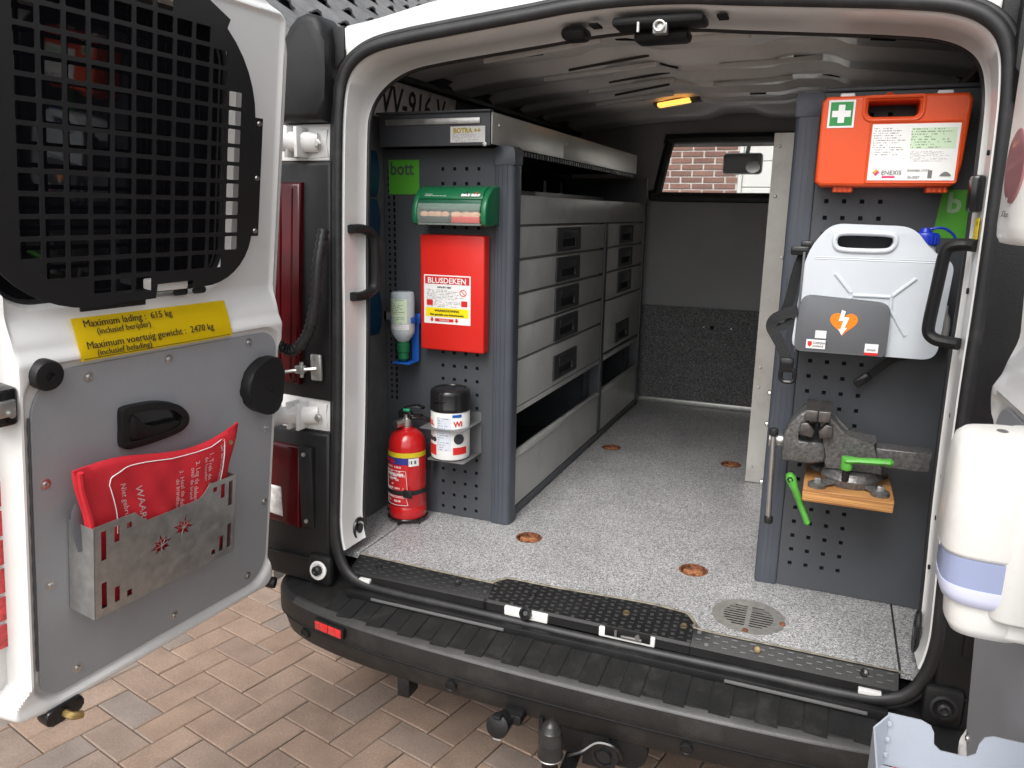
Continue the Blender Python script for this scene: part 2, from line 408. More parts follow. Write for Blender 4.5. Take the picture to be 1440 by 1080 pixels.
def plate(outline, holes, depth, M=I4, bev=0., bm=None):
    """flat plate with real holes; outline in (u,v); its front face at n=0, the body behind it"""
    if bev > 0: outline = poly_off(outline, -bev); holes = [poly_off(h_, bev) for h_ in holes]
    me = curve_mesh([outline] + list(holes), depth, bev)
    me.transform(M @ Matrix.Translation((0, 0, -depth / 2)))
    bm = bm or bmn(); bm.from_mesh(me); bpy.data.meshes.remove(me)
    return bm

def plate2(outline, holes, depth, M=I4, bev=.01, seg=4):
    """like plate, its rims rounded afterwards"""
    bm = plate(outline, holes, depth); bmesh.ops.remove_doubles(bm, verts=bm.verts[:], dist=1e-5)
    es = [e for e in bm.edges if len(e.link_faces) == 2 and e.calc_face_angle(0.) > R_(75) and abs(e.verts[0].co.z - e.verts[1].co.z) < 1e-6]
    bmesh.ops.bevel(bm, geom=es, offset=bev, segments=seg, profile=.5, affect='EDGES', clamp_overlap=True)
    for v in bm.verts: v.co = M @ v.co
    return bm

def prism(bm, outline, depth, M=I4, bev=0., seg=2, taper=1.):
    """solid from an outline (u,v), front at n=0 growing back by depth"""
    f = [bm.verts.new(Vector((p[0], p[1], 0))) for p in outline]
    cx_ = sum(p[0] for p in outline) / len(outline); cy_ = sum(p[1] for p in outline) / len(outline)
    b = [bm.verts.new(Vector((cx_ + (p[0] - cx_) * taper, cy_ + (p[1] - cy_) * taper, -depth))) for p in outline]
    n = len(f)
    ff = bm.faces.new(f); fb = bm.faces.new(b[::-1])
    for i in range(n): bm.faces.new((f[i], b[i], b[(i + 1) % n], f[(i + 1) % n]))
    vset = f + b
    if bev > 0:
        es = list(ff.edges) + list(fb.edges)
        rr = bmesh.ops.bevel(bm, geom=es, offset=bev, segments=seg, profile=.5, affect='EDGES')
        vset = list({v for fa in rr['faces'] for v in fa.verts} | {v for v in vset if v.is_valid})
    for v in vset: v.co = M @ v.co
    return bm

FONT = None
def text(bm, body, size, u, v, M=I4, align='LEFT', bold=0., depth=.0006, sx=1.):
    c = bpy.data.curves.new('tmp', 'FONT'); c.body = body; c.size = size; c.align_x = align; c.extrude = depth / 2; c.offset = bold; c.resolution_u = 2
    ob = bpy.data.objects.new('tmp', c); col.objects.link(ob)
    dg = bpy.context.evaluated_depsgraph_get(); dg.update()
    me = bpy.data.meshes.new_from_object(ob.evaluated_get(dg), depsgraph=dg)
    bpy.data.objects.remove(ob); bpy.data.curves.remove(c)
    me.transform(M @ Matrix.Translation((u, v, depth)) @ Matrix.Diagonal((sx, 1, 1, 1)))
    bm.from_mesh(me); bpy.data.meshes.remove(me)
    return bm

def sheet(bm, u0, u1, v0, v1, M=I4, n=0., t=.0008):
    """thin sticker with UVs on its face"""
    uv = bm.loops.layers.uv.verify()
    f = [bm.verts.new(M @ Vector((u, v, n))) for u, v in ((u0, v0), (u1, v0), (u1, v1), (u0, v1))]
    b = [bm.verts.new(M @ Vector((u, v, n - t))) for u, v in ((u0, v0), (u1, v0), (u1, v1), (u0, v1))]
    fa = bm.faces.new(f)
    for l, c in zip(fa.loops, ((0, 0), (1, 0), (1, 1), (0, 1))): l[uv].uv = c
    bm.faces.new(b[::-1])
    for i in range(4): bm.faces.new((f[i], b[i], b[(i + 1) % 4], f[(i + 1) % 4]))
    return bm

def finish(bm, name, angle=38):
    bmesh.ops.recalc_face_normals(bm, faces=bm.faces[:])
    lim = R_(angle)
    for f in bm.faces: f.smooth = True
    for e in bm.edges:
        if len(e.link_faces) == 2:
            if e.calc_face_angle(0.) > lim: e.smooth = False
    me = bpy.data.meshes.new(name); bm.to_mesh(me); bm.free()
    return me

def props(o, label=None, cat=None, group=None, kind=None):
    if label: o['label'] = label
    if cat: o['category'] = cat
    if group: o['group'] = group
    if kind: o['kind'] = kind
    return o

def empty(name, loc, label=None, cat=None, group=None, M=None, kind=None):
    o = bpy.data.objects.new(name, None); col.objects.link(o); o.empty_display_size = .1
    m = M.copy() if M is not None else Matrix.Translation(loc)
    o.matrix_world = m; WM[o] = m
    return props(o, label, cat, group, kind)

def add(name, bm, m, parent=None, space=I4, label=None, cat=None, group=None, kind=None, angle=38, keepn=False):
    me = finish(bm, name, angle) if isinstance(bm, bmesh.types.BMesh) else bm
    me.materials.append(m)
    o = bpy.data.objects.new(name, me); col.objects.link(o)
    if parent is not None:
        me.transform(WM[parent].inverted() @ space)
        o.parent = parent; WM[o] = WM[parent].copy()
    else:
        me.transform(space)
        xs = [v.co for v in me.vertices]
        c = Vector(((min(v.x for v in xs) + max(v.x for v in xs)) / 2, (min(v.y for v in xs) + max(v.y for v in xs)) / 2, min(v.z for v in xs)))
        me.transform(Matrix.Translation(-c)); o.matrix_world = Matrix.Translation(c); WM[o] = Matrix.Translation(c)
    return props(o, label, cat, group, kind)

def add_at(name, bm, m, parent, Mw, **k):
    """a part with its own frame Mw (given in the parent's own space) so that children can use it"""
    me = finish(bm, name); me.materials.append(m)
    o = bpy.data.objects.new(name, me); col.objects.link(o)
    o.parent = parent; o.matrix_local = Mw; WM[o] = WM[parent] @ Mw
    return props(o, **k)

def share(src, parent, M=None):
    c = src.copy(); col.objects.link(c); c.parent = parent
    if M is not None: c.matrix_local = M
    return c

def sstep(a, b, x):
    t = max(0., min(1., (x - a) / (b - a))); return t * t * (3 - 2 * t)
# ================================================================== THE SETTING
# ground: a sheet of joint sand that reaches the horizon, clay pavers laid in herringbone on it
bm = bmn()
s = 400
vv = [bm.verts.new((x, y, 0)) for x, y in ((-s, -s), (s, -s), (s, s), (-s, s))]
bm.faces.new(vv)
ground = add('ground', bm, JOINT, kind='structure', space=Matrix.Translation((0, 0, GZ - .012)))

PA = R_(-13.0); PU = Vector((math.cos(PA), math.sin(PA), 0)); PV = Vector((-math.sin(PA), math.cos(PA), 0)); PO = Vector((-1.178, -.184, 0))
def paver_bm(bm, M, top=.012):
    L, W, j, c = .2, .1, .0016, .0035
    def ring(i, z): return [bm.verts.new(M @ Vector(p)) for p in ((j + i, j + i, z), (L - j - i, j + i, z), (L - j - i, W - j - i, z), (j + i, W - j - i, z))]
    a, b, c_ = ring(0, 0), ring(0, top - .003), ring(c, top)
    for A, B in ((a, b), (b, c_)):
        for k in range(4): bm.faces.new((A[k], A[(k + 1) % 4], B[(k + 1) % 4], B[k]))
    bm.faces.new(c_)
pave = []
for k in range(-75, 76):
    for m_ in range(-40, 41):
        ox = -k + 4 * m_
        for typ, (i, j) in (('h', (ox, k)), ('v', (ox + 1, k + 1))):
            c = PO + PU * (i * .1) + PV * (j * .1)
            ctr = c + (PU * .1 + PV * .05 if typ == 'h' else PU * .05 + PV * .1)
            if -7.5 < ctr.x < 4.0 and -4.0 < ctr.y < 4.5: pave.append((ctr, c, typ))
# the ones the photograph shows largest: lower left, in front of and beneath the bumper
def seen(q):
    c = q[0]
    if c.x < -1.95 or c.x > .45 or c.y < -1.15 or c.y > 1.0: return 99
    return (c - Vector((-.75, -.25, 0))).length
pave.sort(key=seen)
bm = bmn(); paver_bm(bm, I4); pme = finish(bm, 'paver'); pme.materials.append(PAVM)
stuffbm = bmn()
for n_, (ctr, c, typ) in enumerate(pave):
    rz = PA if typ == 'h' else PA + math.pi / 2
    o_ = c if typ == 'h' else c + PU * .1
    tilt = Matrix.Rotation(random.uniform(-.006, .006), 4, 'X') @ Matrix.Rotation(random.uniform(-.004, .004), 4, 'Y')
    Mx = Matrix.Translation((o_.x, o_.y, random.uniform(-.001, .001))) @ Matrix.Rotation(rz, 4, 'Z') @ tilt
    if n_ < 290:
        o = bpy.data.objects.new('paver', pme); col.objects.link(o); o.parent = ground; o.matrix_local = Mx
    else: paver_bm(stuffbm, WM[ground] @ Mx)
add('paving_field', stuffbm, PAVM, ground, kind='stuff')

# neighbouring house on the left with a tiled roof facing the drive
hs_ = empty('house', (-6, 8, GZ), 'grey pantiled house roof showing above the van beside its open left door', 'house')
EX, EZ, PIT = -2.45, 1.76, R_(36)                       # eaves line and pitch; the roof climbs towards -x
bm = bmn(); box(bm, -10, EX - .35, 1.6, 16, GZ, EZ + .02); add('wall', bm, mat('house_brick', (.19, .09, .065), .85, noise=.3, nscale=30), hs_)
up = Vector((-math.cos(PIT), 0, math.sin(PIT))); nrm = Vector((math.sin(PIT), 0, math.cos(PIT)))
bm = bmn()
a, b = Vector((EX, 1.4, EZ)), Vector((EX, 16.2, EZ)); c, d = b + up * 6.4, a + up * 6.4
f = [bm.verts.new(p) for p in (a, b, c, d)]; g = [bm.verts.new(p - nrm * .12) for p in (a, b, c, d)]
bm.faces.new(f); bm.faces.new(g[::-1])
for i in range(4): bm.faces.new((f[i], g[i], g[(i + 1) % 4], f[(i + 1) % 4]))
roof = add('roof', bm, mat('roof_underlay', (.05, .05, .05), .9), hs_)
TW, TL = .34, .38
def tile_bm(bm, M):
    prof = [(u_ * 1.13, h_) for u_, h_ in [(-.015, .012), (.0, .04), (.035, .058), (.075, .05), (.105, .022), (.15, .008), (.21, .004), (.265, .012), (.285, .030)]]
    for zz in (0,):
        lo = [bm.verts.new(M @ Vector((u, -.03, h + .030))) for u, h in prof]
        hi = [bm.verts.new(M @ Vector((u, TL + .02, h - .004))) for u, h in prof]
        lo2 = [bm.verts.new(M @ Vector((u, -.03, h + .012))) for u, h in prof]
        for i in range(len(prof) - 1):
            bm.faces.new((lo[i], lo[i + 1], hi[i + 1], hi[i])); bm.faces.new((lo2[i + 1], lo2[i], lo[i], lo[i + 1]))
bm = bmn(); tile_bm(bm, I4); tme = finish(bm, 'roof_tile', 50); tme.materials.append(TILEM)
tstuff = bmn()
for r in range(16):
    for q in range(43):
        base = Vector((EX, 1.4 + q * TW + (TW / 2 if r % 2 else 0), EZ)) + up * (r * TL) + nrm * .01
        Mt = Matrix(((0, up.x, nrm.x, base.x), (1, 0, 0, base.y), (0, up.z, nrm.z, base.z), (0, 0, 0, 1)))
        if r <= 6 and 2.2 < base.y < 8.6:
            o = bpy.data.objects.new('roof_tile', tme); col.objects.link(o); o.parent = roof; o.matrix_local = WM[roof].inverted() @ Mt
        else: tile_bm(tstuff, Mt)
add('tile_field', tstuff, TILEM, roof, kind='stuff', angle=50)

# brick garage ahead of the van, seen through the bulkhead window and the windscreen
gw = empty('garage', (0, 7, GZ), 'red brick garage wall seen through the bulkhead window', 'garage')
WY = 6.5
bm = bmn(); box(bm, -3.6, -.5, WY + .012, WY + .3, GZ, 2.6); box(bm, 2.0, 3.4, WY + .012, WY + .3, GZ, 2.6); box(bm, -.5, 2.0, WY + .012, WY + .3, 1.75, 2.6)
wall = add('wall', bm, MORTAR, gw)
bm = bmn(); box(bm, 0, .203, 0, .03, 0, .047, .003, 1); bme = finish(bm, 'brick'); bme.materials.append(WALLM)
bst = bmn()
for r in range(50):
    z = GZ + r * .0625
    for q in range(-16, 0):
        x0 = -.5 + q * .22 + (.11 if r % 2 else 0)
        if x0 < -3.7: continue
        x1 = min(x0 + .203, -.502)
        if x1 - x0 < .05: continue
        if .8 < z < 1.75 and x0 > -1.75 and x1 - x0 > .19:
            o = bpy.data.objects.new('brick', bme); col.objects.link(o); o.parent = wall; o.matrix_local = WM[wall].inverted() @ Matrix.Translation((x0, WY + random.uniform(-.003, .002), z))
        else: box(bst, x0, x1, WY, WY + .03, z, z + .047)
add('brick_field', bst, WALLM, wall, kind='stuff')
gd = empty('garage_door', (.75, WY, GZ), 'white panelled garage door beside the brick wall ahead of the van', 'garage door')
for r in range(9):
    bm = bmn(); box(bm, -.46, 1.96, WY + .06, WY + .10, GZ + .02 + r * .25, GZ + .02 + r * .25 + .243, .006, 1)
    add('door_panel', bm, GARAGE, gd)
bm = bmn(); box(bm, -.497, -.462, WY + .02, WY + .12, GZ, 1.75); box(bm, 1.962, 1.997, WY + .02, WY + .12, GZ, 1.75); add('frame', bm, GARAGE, gd)

# ================================================================== THE VAN
van = empty('van', (0, 0, GZ), 'white panel van with both rear doors open onto its workshop racking', 'van')
def yr(z): return -.05 + .058 * max(z, -.1)
HALF = [(0, 1.37), (.12, 1.366), (.23, 1.355), (.43, 1.336), (.535, 1.325), (.615, 1.312), (.668, 1.288), (.70, 1.248), (.713, 1.18), (.717, 1.05), (.717, .8),
        (.714, .6), (.715, .36), (.720, .17), (.720, .09), (.708, .025), (.684, -.02), (.645, -.044), (.58, -.054), (.4, -.056), (.2, -.058), (0, -.060)]
LOOP2 = [Vector((x, 0, z)) for x, z in HALF] + [Vector((-x, 0, z)) for x, z in HALF[-2:0:-1]]
for p_ in LOOP2: p_.x += .008
LOOP = smooth_path(LOOP2, 5, True)
def on_face(p, dy=0.): return Vector((p.x, yr(p.z) + dy, p.z))
def offs(P, d):
    n = len(P); out = []
    for i in range(n):
        t = P[(i + 1) % n] - P[i - 1]; t.normalize()
        out.append(P[i] + Vector((-t.z, 0, t.x)) * d)         # loop runs clockwise seen from behind: + is outward
    return out
OUTH = [(0, 1.455), (.25, 1.442), (.45, 1.422), (.62, 1.392), (.72, 1.378), (.80, 1.362), (.842, 1.32), (.862, 1.22), (.875, 1.1), (.90, .8), (.93, .5), (.952, .25), (.96, .02), (.955, -.13)]
OUT = smooth_path([Vector((x, 0, z)) for x, z in OUTH], 6)
OUTF = [Vector((-p.x, 0, p.z)) for p in OUT[::-1]][:-1] + OUT       # left bottom -> roof -> right bottom
def hit(p):          # where a ray from the middle of the opening through p meets the outline
    c = Vector((0, 0, .62)); d = (p - c).normalized(); best = None
    Q = OUTF + [OUTF[0]]
    for a, b in zip(Q, Q[1:] ):
        e = b - a; den = d.x * e.z - d.z * e.x
        if abs(den) < 1e-9: continue
        w_ = a - c; t = (w_.x * e.z - w_.z * e.x) / den; u = (w_.x * d.z - w_.z * d.x) / den
        if t > 0 and -1e-6 <= u <= 1 + 1e-6: best = c + d * t if best is None or t < (best - c).length else best
    return best or p
# rear face between opening and outline
bm = bmn(); ins = offs(LOOP, .004)
A = [bm.verts.new(on_face(p, .012)) for p in ins]
Bq = [hit(p) for p in ins]
def sidey(p): return .045 * sstep(.73, .80, abs(p.x))
Bm_ = [bm.verts.new(on_face(p.lerp(q, .86), .010 + sidey(p.lerp(q, .86)))) for p, q in zip(ins, Bq)]
B = [bm.verts.new(on_face(q, .035 + sidey(q))) for q in Bq]
n = len(A); low = []
for i in range(n):
    k = (i + 1) % n
    if ins[i].z < .03 and ins[k].z < .03: low.append(([v.co.copy() for v in (A[i], A[k], Bm_[k], Bm_[i])], [v.co.copy() for v in (Bm_[i], Bm_[k], B[k], B[i])])); continue
    bm.faces.new((A[i], A[k], Bm_[k], Bm_[i])); bm.faces.new((Bm_[i], Bm_[k], B[k], B[i]))
for v in [v for v in bm.verts if not v.link_faces]: bm.verts.remove(v)
add('rear_frame', bm, WHITE, van)
bm = bmn()
for fa, fb_ in low:
    for q4 in (fa, fb_): bm.faces.new([bm.verts.new(c_) for c_ in q4])
bmesh.ops.remove_doubles(bm, verts=bm.verts[:], dist=1e-5); add('rear_valance', bm, BLKP, van)
# outer skin: sides and roof
bm = bmn(); rows = []
for y in (0., .3, 1.0, 1.8, 2.35):
    rows.append([bm.verts.new((p.x, yr(p.z) + .035 + y, p.z)) for p in OUTF])
for r0, r1 in zip(rows, rows[1:]):
    for i in range(len(OUTF) - 1): bm.faces.new((r0[i], r0[i + 1], r1[i + 1], r1[i]))
add('body_shell', bm, WHITE, van)
# cab: roof, low sides, bonnet, pillars, windscreen
bm = bmn()
box(bm, -.82, .82, 2.3, 3.0, 1.33, 1.40, .03); box(bm, -.95, .95, 2.3, 4.3, GZ + .2, .52, .05); box(bm, -.86, .86, 4.2, 4.6, GZ + .2, .42, .08)
for sx in (-1, 1):
    tube(bm, [(sx * .80, 2.95, 1.34), (sx * .87, 3.9, .5)], .045, 8)
    tube(bm, [(sx * .84, 2.36, 1.34), (sx * .93, 2.40, .5)], .07, 8)
add('cab', bm, WHITE, van)
bm = bmn(); box(bm, -.78, .78, 2.22, 3.02, 1.315, 1.332); add('cab_roof_lining', bm, mat('cab_lining', (.10, .10, .10), .8), van)
bm = bmn(); f = [bm.verts.new(p) for p in ((-.78, 3.0, 1.335), (.78, 3.0, 1.335), (.85, 3.9, .52), (-.85, 3.9, .52))]; bm.faces.new(f)
bmesh.ops.solidify(bm, geom=bm.faces[:], thickness=.006); add('windscreen', bm, GLASS, van)
mir = bmn(); box(mir, -.185, .035, 3.06, 3.11, 1.165, 1.285, .02); tube(mir, [(-.06, 3.08, 1.24), (-.05, 3.1, 1.32)], .012, 8)
mo = add('rear_view_mirror', mir, GLOSSBLK, van)
bm = bmn(); prism(bm, ellipse(-.015, 1.205, .04, .032), .004, FY(3.056)); add('mirror_glass', bm, mat('mirror', (.7, .7, .7), .08, metal=1), mo)
# wheels hidden far below but real
for sx in (-1, 1):
    for y in (1.05, 4.0):
        bm = bmn(); cyl(bm, (sx * .72, y, GZ + .32), (sx * .93, y, GZ + .32), .32, seg=32, bev=.03); wo_ = add('wheel', bm, RUB, van)
        bm = bmn(); cyl(bm, (sx * .90, y, GZ + .32), (sx * .936, y, GZ + .32), .19, seg=24); add('rim', bm, ALU, wo_)
bm = bmn(); box(bm, -.90, .90, .12, 4.2, GZ + .17, -.03); add('underbody', bm, DARK, van)

# jamb (the white inner flange of the opening); the sill closes it below
bm = bmn(); ins2 = offs(LOOP, -.010); idx = [i for i, p in enumerate(LOOP)]
def jd(p): return .092 + .085 * sstep(1.15, 1.33, p.z)
prof = [(0., .0), (.004, .018), (.006, .030), (.007, .6), (.009, .95), (.013, 1.0)]
grid = []
for off_, fr in prof:
    q = offs(LOOP, -.004 - off_); grid.append([bm.verts.new(on_face(a_, .004 + jd(p) * fr)) if True else None for a_, p in zip(q, LOOP)])
for r0, r1 in zip(grid, grid[1:]):
    for i in range(n):
        k = (i + 1) % n
        if LOOP[i].z < .03 and LOOP[k].z < .03: continue
        bm.faces.new((r0[i], r0[k], r1[k], r1[i]))
for v in [v for v in bm.verts if not v.link_faces]: bm.verts.remove(v)
jamb = add('door_jamb', bm, WHITE, van, angle=50)
# black edge trim on the inner rim of the jamb
bm = bmn(); q = offs(LOOP, -.017)
pts = [on_face(a_, .012 + jd(p)) for a_, p in zip(q, LOOP) if p.z > .05]
st = [i for i, p in enumerate(LOOP) if p.z <= .05]; cut = st[-1] + 1
order = [(cut + i) % n for i in range(n)]
pts = [on_face(q[i], .012 + jd(LOOP[i])) for i in order if LOOP[i].z > .05]
tube(bm, pts, .006, 8); add('edge_trim', bm, RUB, jamb)
# holes and plugs pressed into the left jamb
for (y, z, r) in ((.055, 1.085, .004), (.045, .985, .006), (.062, .955, .004), (.05, .84, .005), (.055, .79, .007), (.045, .66, .007), (.05, .615, .004), (.055, .43, .005), (.05, .28, .004), (.042, .17, .004), (.04, .10, .004)):
    bm = bmn(); cyl(bm, (-.72, y + .0, z), (-.7005, y + .0, z), r, seg=12); add('jamb_hole', bm, DARK, jamb)
for (y, z, r) in ((.02, 1.06, .005), (.02, .93, .005), (.03, .80, .006), (.02, .55, .005), (.03, .42, .006), (.02, .33, .005), (.02, .22, .005)):
    bm = bmn(); cyl(bm, (.7105, y + .02, z), (.73, y + .02, z), r, seg=12); add('jamb_hole', bm, DARK, jamb)
bm = bmn(); sheet(bm, .035, .068, .135, .205, FX(-.7005)); add('data_sticker', bm, PRINT, jamb)
bm = bmn(); sheet(bm, -.07, -.02, .90, .94, F((.7105, 0, 0), (0, -1, 0), (0, 0, 1))); add('warning_sticker', bm, YEL, jamb)
# round lashing rings at the pillar feet
bm = bmn(); tube(bm, [(-.698, .035 + .024 * math.cos(a / 8 * math.pi), .058 + .030 * math.sin(a / 8 * math.pi)) for a in range(16)], .006, 8, True)
cyl(bm, (-.715, .035, .062), (-.692, .035, .062), .014, seg=14); add('lashing_ring', bm, GLOSSBLK, van)
bm = bmn(); tube(bm, [(.706, .035 + .020 * math.cos(a / 8 * math.pi), .070 + .045 * math.sin(a / 8 * math.pi)) for a in range(16)], .006, 8, True)
cyl(bm, (.72, .035, .07), (.700, .035, .07), .014, seg=14); add('lashing_ring', bm, GLOSSBLK, van)

# rubber door seal, two lips
bm = bmn(); sp = offs(LOOP, .006); tube(bm, [on_face(p, -.004) for p in sp], .0105, 12, True, 1., 1.35)
sp = offs(LOOP, .023); tube(bm, [on_face(p, .002) for p in sp], .0065, 8, True, 1., 1.3)
add('door_seal', bm, RUB, van, angle=60)

# load floor in three boards with a shaped rear edge
def slab(outline, z0, z1, bev=0.):
    b_ = bmn(); prism(b_, outline, z1 - z0, F((0, 0, z1), (1, 0, 0), (0, 1, 0)), bev, 1); return b_
fl = empty('load_floor', (0, 0, -.02), None, None); fl.parent = van; fl.matrix_local = WM[van].inverted() @ WM[fl]
EDGE = [(-.30, .004), (-.275, .012), (-.255, .036), (-.23, .046), (-.10, .048), (.10, .062), (.20, .056), (.225, .046), (.245, .015), (.262, -.012)]
RECESS = [(-.288, .304), (.194, .287), (-.306, 1.29), (.172, 1.273)]
vent_c = (.357, .088)
o_ = [(-.676, .012)] + EDGE + [(.45, -.014), (.676, -.014), (.676, 2.175), (-.676, 2.175)]
holes = [ellipse(x, y, .034, .034 if i < 2 else .034, 20) for i, (x, y) in enumerate(RECESS)] + [ellipse(vent_c[0], vent_c[1], .070, .070, 28)]
fb = plate(o_, holes, .018, F((0, 0, 0), (1, 0, 0), (0, 1, 0)))
add('floor_board', fb, FLOORM, fl)
add('floor_board', slab([(-.83, .012), (-.681, .012), (-.681, 2.175), (-.83, 2.175)], -.018, -.0005), FLOORM, fl)
add('floor_board', slab([(.681, -.014), (.83, -.014), (.83, 2.175), (.681, 2.175)], -.018, -.0005), FLOORM, fl)
bm = bmn(); box(bm, -.84, .84, .02, 2.2, -.060, -.046); add('floor_base', bm, DARK, fl)
bm = bmn(); tube(bm, smooth_path([(x, y - .004, -.003) for x, y in [(-.68, .012)] + EDGE + [(.45, -.014), (.68, -.014)]], 4), .0038, 6); add('edge_sealant', bm, SEALANT, fl)
for i, (x, y) in enumerate(RECESS):
    t = empty('lashing_eye', (x, y, -.02)); t.parent = van; t.matrix_local = WM[van].inverted() @ WM[t]
    bm = bmn(); lathe(bm, [(.0, -.030), (.024, -.030), (.031, -.022), (.0335, -.004), (.0335, .0008), (.037, .0016), (.040, -.0005)], (x, y, 0), seg=24, cap=False); add('cup', bm, RUST, t)
    bm = bmn(); tube(bm, [(x + .017 * math.cos(a / 7 * math.pi), y + .016 * math.sin(a / 7 * math.pi), -.010 + .004 * math.sin(a)) for a in range(14)], .0055, 8, True)
    box(bm, x - .026, x + .026, y - .007, y + .007, -.012, -.002, .003); add('ring', bm, mat('rust_light', (.30, .125, .055), .8, noise=.6, nscale=140, bump=.8, bscale=160), t)
t = empty('floor_vent', (*vent_c, 0)); t.parent = van; t.matrix_local = WM[van].inverted() @ WM[t]
slots = []
for k in range(-5, 6):
    y = vent_c[1] + k * .0115; hw = math.sqrt(max(.058 ** 2 - (k * .0115) ** 2, 0))
    for sx in (-1, 1):
        if hw > .014: slots.append(rrect(min(vent_c[0] + sx * .005, vent_c[0] + sx * hw), max(vent_c[0] + sx * .005, vent_c[0] + sx * hw), y - .0035, y + .0035, .002, 2))
add('grate', plate(ellipse(*vent_c, .084, .084, 40), slots, .0012, F((0, 0, .0022), (1, 0, 0), (0, 1, 0)), .0), mat('vent_steel', (.52, .51, .48), .42, metal=.75, noise=.2, nscale=60, dirt=(.25, .16, .09), dirt_amt=.4, dscale=30), t)
for (dx, dy) in ((.0, -.074), (.078, -.01)):
    bm = bmn(); lathe(bm, [(0, .003), (.007, .003), (.006, .006), (0, .0065)], (vent_c[0] + dx, vent_c[1] + dy, 0), seg=12); add('screw', bm, RUST, t)
bm = bmn(); cyl(bm, (*vent_c, -.045), (*vent_c, -.040), .069, seg=24); add('vent_pit', bm, DARK, t)

# sill cover: black plastic tread plate with raised marks
bm = bmn()
top = [(-.676, .010)] + EDGE + [(.45, -.016), (.676, -.016)]
top = [(p.x, p.y) for p in smooth_path([(x, y, 0) for x, y in top], 4)]
r0 = [bm.verts.new((x, y - .004, -.001)) for x, y in top]
def sy2(x): return -.048 + (.0 if abs(x) < .6 else 0.)
r1 = [bm.verts.new((x, y - .009, -.0025)) for x, y in top]
r2 = [bm.verts.new((x, sy2(x) + .002, -.024)) for x, y in top]
r3 = [bm.verts.new((x, sy2(x) - .003, -.030)) for x, y in top]
r4 = [bm.verts.new((x, sy2(x) - .004, -.05)) for x, y in top]
for A_, B_ in ((r0, r1), (r1, r2), (r2, r3), (r3, r4)):
    for i in range(len(top) - 1): bm.faces.new((A_[i], A_[i + 1], B_[i + 1], B_[i]))
sill = add('sill_cover', bm, BLKP, van, angle=25)
tm = bmn()
def edge_y(x):
    for (xa, ya), (xb, yb) in zip(top, top[1:]):
        if xa <= x <= xb: return ya + (yb - ya) * (x - xa) / max(xb - xa, 1e-6)
    return -.014
for q in range(-33, 34):
    x = q * .02; ya = edge_y(x) - .009; yb = -.046; ln = math.hypot(ya - yb, .0215); nr = max(2, int(ln / .0135)); ang = math.atan2(.0215, ya - yb)
    for rw in range(nr):
        t = (rw + (.25 if q % 2 else .75)) / nr
        Mt = Matrix.Translation((x, ya + (yb - ya) * t, -.0025 - .0215 * t)) @ Matrix.Rotation(ang, 4, 'X')
        if (q + rw) % 2 == 0 or abs(x) > .28: box(tm, -.006, .006, -.0011, .0011, -.001, .0016, M=Mt)
        else: box(tm, -.0042, .0042, -.0036, .0036, -.001, .0014, M=Mt)
add('tread_marks', tm, mat('tread_worn', (.045, .045, .045), .38), sill, kind='stuff')
for x in (-.60, -.36, -.16, .08, .22, .39, .61):
    ya = edge_y(x) - .009; t = .45; y = ya + (-.046 - ya) * t; nv = Vector((0, -.0215, ya + .046)).normalized()
    bm = bmn(); lathe(bm, [(0, 0), (.0095, 0), (.0075, .003), (.003, .0015), (0, .0015)], (x, y, -.0025 - .0215 * t), nv, 14); add('sill_screw', bm, mat('screw_brass', (.16, .12, .07), .5, metal=.7) if 0 < x < .5 else GLOSSBLK, sill)
# latch plates let into the sill
for x0, x1 in ((-.215, -.10), (.03, .165)):
    lp = bmn(); box(lp, x0, x1, -.058, -.047, -.050, -.026, .003); lo = add('latch_plate', lp, WHITE, van)
    bm = bmn()
    if x0 < 0: lathe(bm, [(.016, 0), (.016, .012), (.009, .016), (.006, .010), (0, .010)], (-.155, -.057, -.034), (0, -1, .6), 14)
    else: box(bm, .045, .155, -.0605, -.0565, -.043, -.018, .002)
    add('latch_pocket', bm, GLOSSBLK, lo)
    if x0 > 0:
        bm = bmn(); box(bm, .085, .135, -.064, -.059, -.040, -.034, .001); cyl(bm, (.125, -.065, -.030), (.125, -.057, -.030), .006); box(bm, .07, .075, -.063, -.059, -.040, -.024); add('latch_hook', bm, STEEL, lo)
for x0, x1 in ((-.64, -.605), (.60, .645)):
    bm = bmn(); box(bm, x0, x1, -.062, -.046, -.048, -.036, .002); add('sill_edge', bm, WHITE, van)

# bumper: profile swept along the plan curve of the rear end
PLAN = [(-.935, .34), (-.932, .12), (-.922, .0), (-.900, -.058), (-.868, -.098), (-.82, -.128), (-.75, -.152), (-.62, -.178), (-.44, -.196), (-.2, -.206), (0, -.209)]
PLAN = PLAN + [(-x, y) for x, y in PLAN[-2::-1]]
PL = smooth_path([(x, y, 0) for x, y in PLAN], 8)
BP = [(.215, -.064), (.150, -.074), (.08, -.084), (.018, -.0920), (.015, -.0928), (.004, -.0988), (.001, -.102), (.0, -.106), (-.001, -.140), (-.001, -.150), (.001, -.156), (.006, -.158), (.008, -.160), (.012, -.185), (.020, -.215), (.030, -.226), (.055, -.233), (.12, -.238)]
def nrm2(P, i):
    t = P[min(i + 1, len(P) - 1)] - P[max(i - 1, 0)]; t.normalize(); return Vector((-t.y, t.x, 0))
bm = bmn(); rows = []
for i, p in enumerate(PL):
    nn = nrm2(PL, i); rows.append([bm.verts.new(p + nn * min(r, .215 - .15 * sstep(.70, .90, abs(p.x))) + Vector((0, 0, z))) for r, z in BP])
for a_, b_ in zip(rows, rows[1:]):
    for k in range(len(BP) - 1): bm.faces.new((a_[k], a_[k + 1], b_[k + 1], b_[k]))
bumper = add('rear_bumper', bm, BUMP, van, angle=28)
bm = bmn(); rows = []
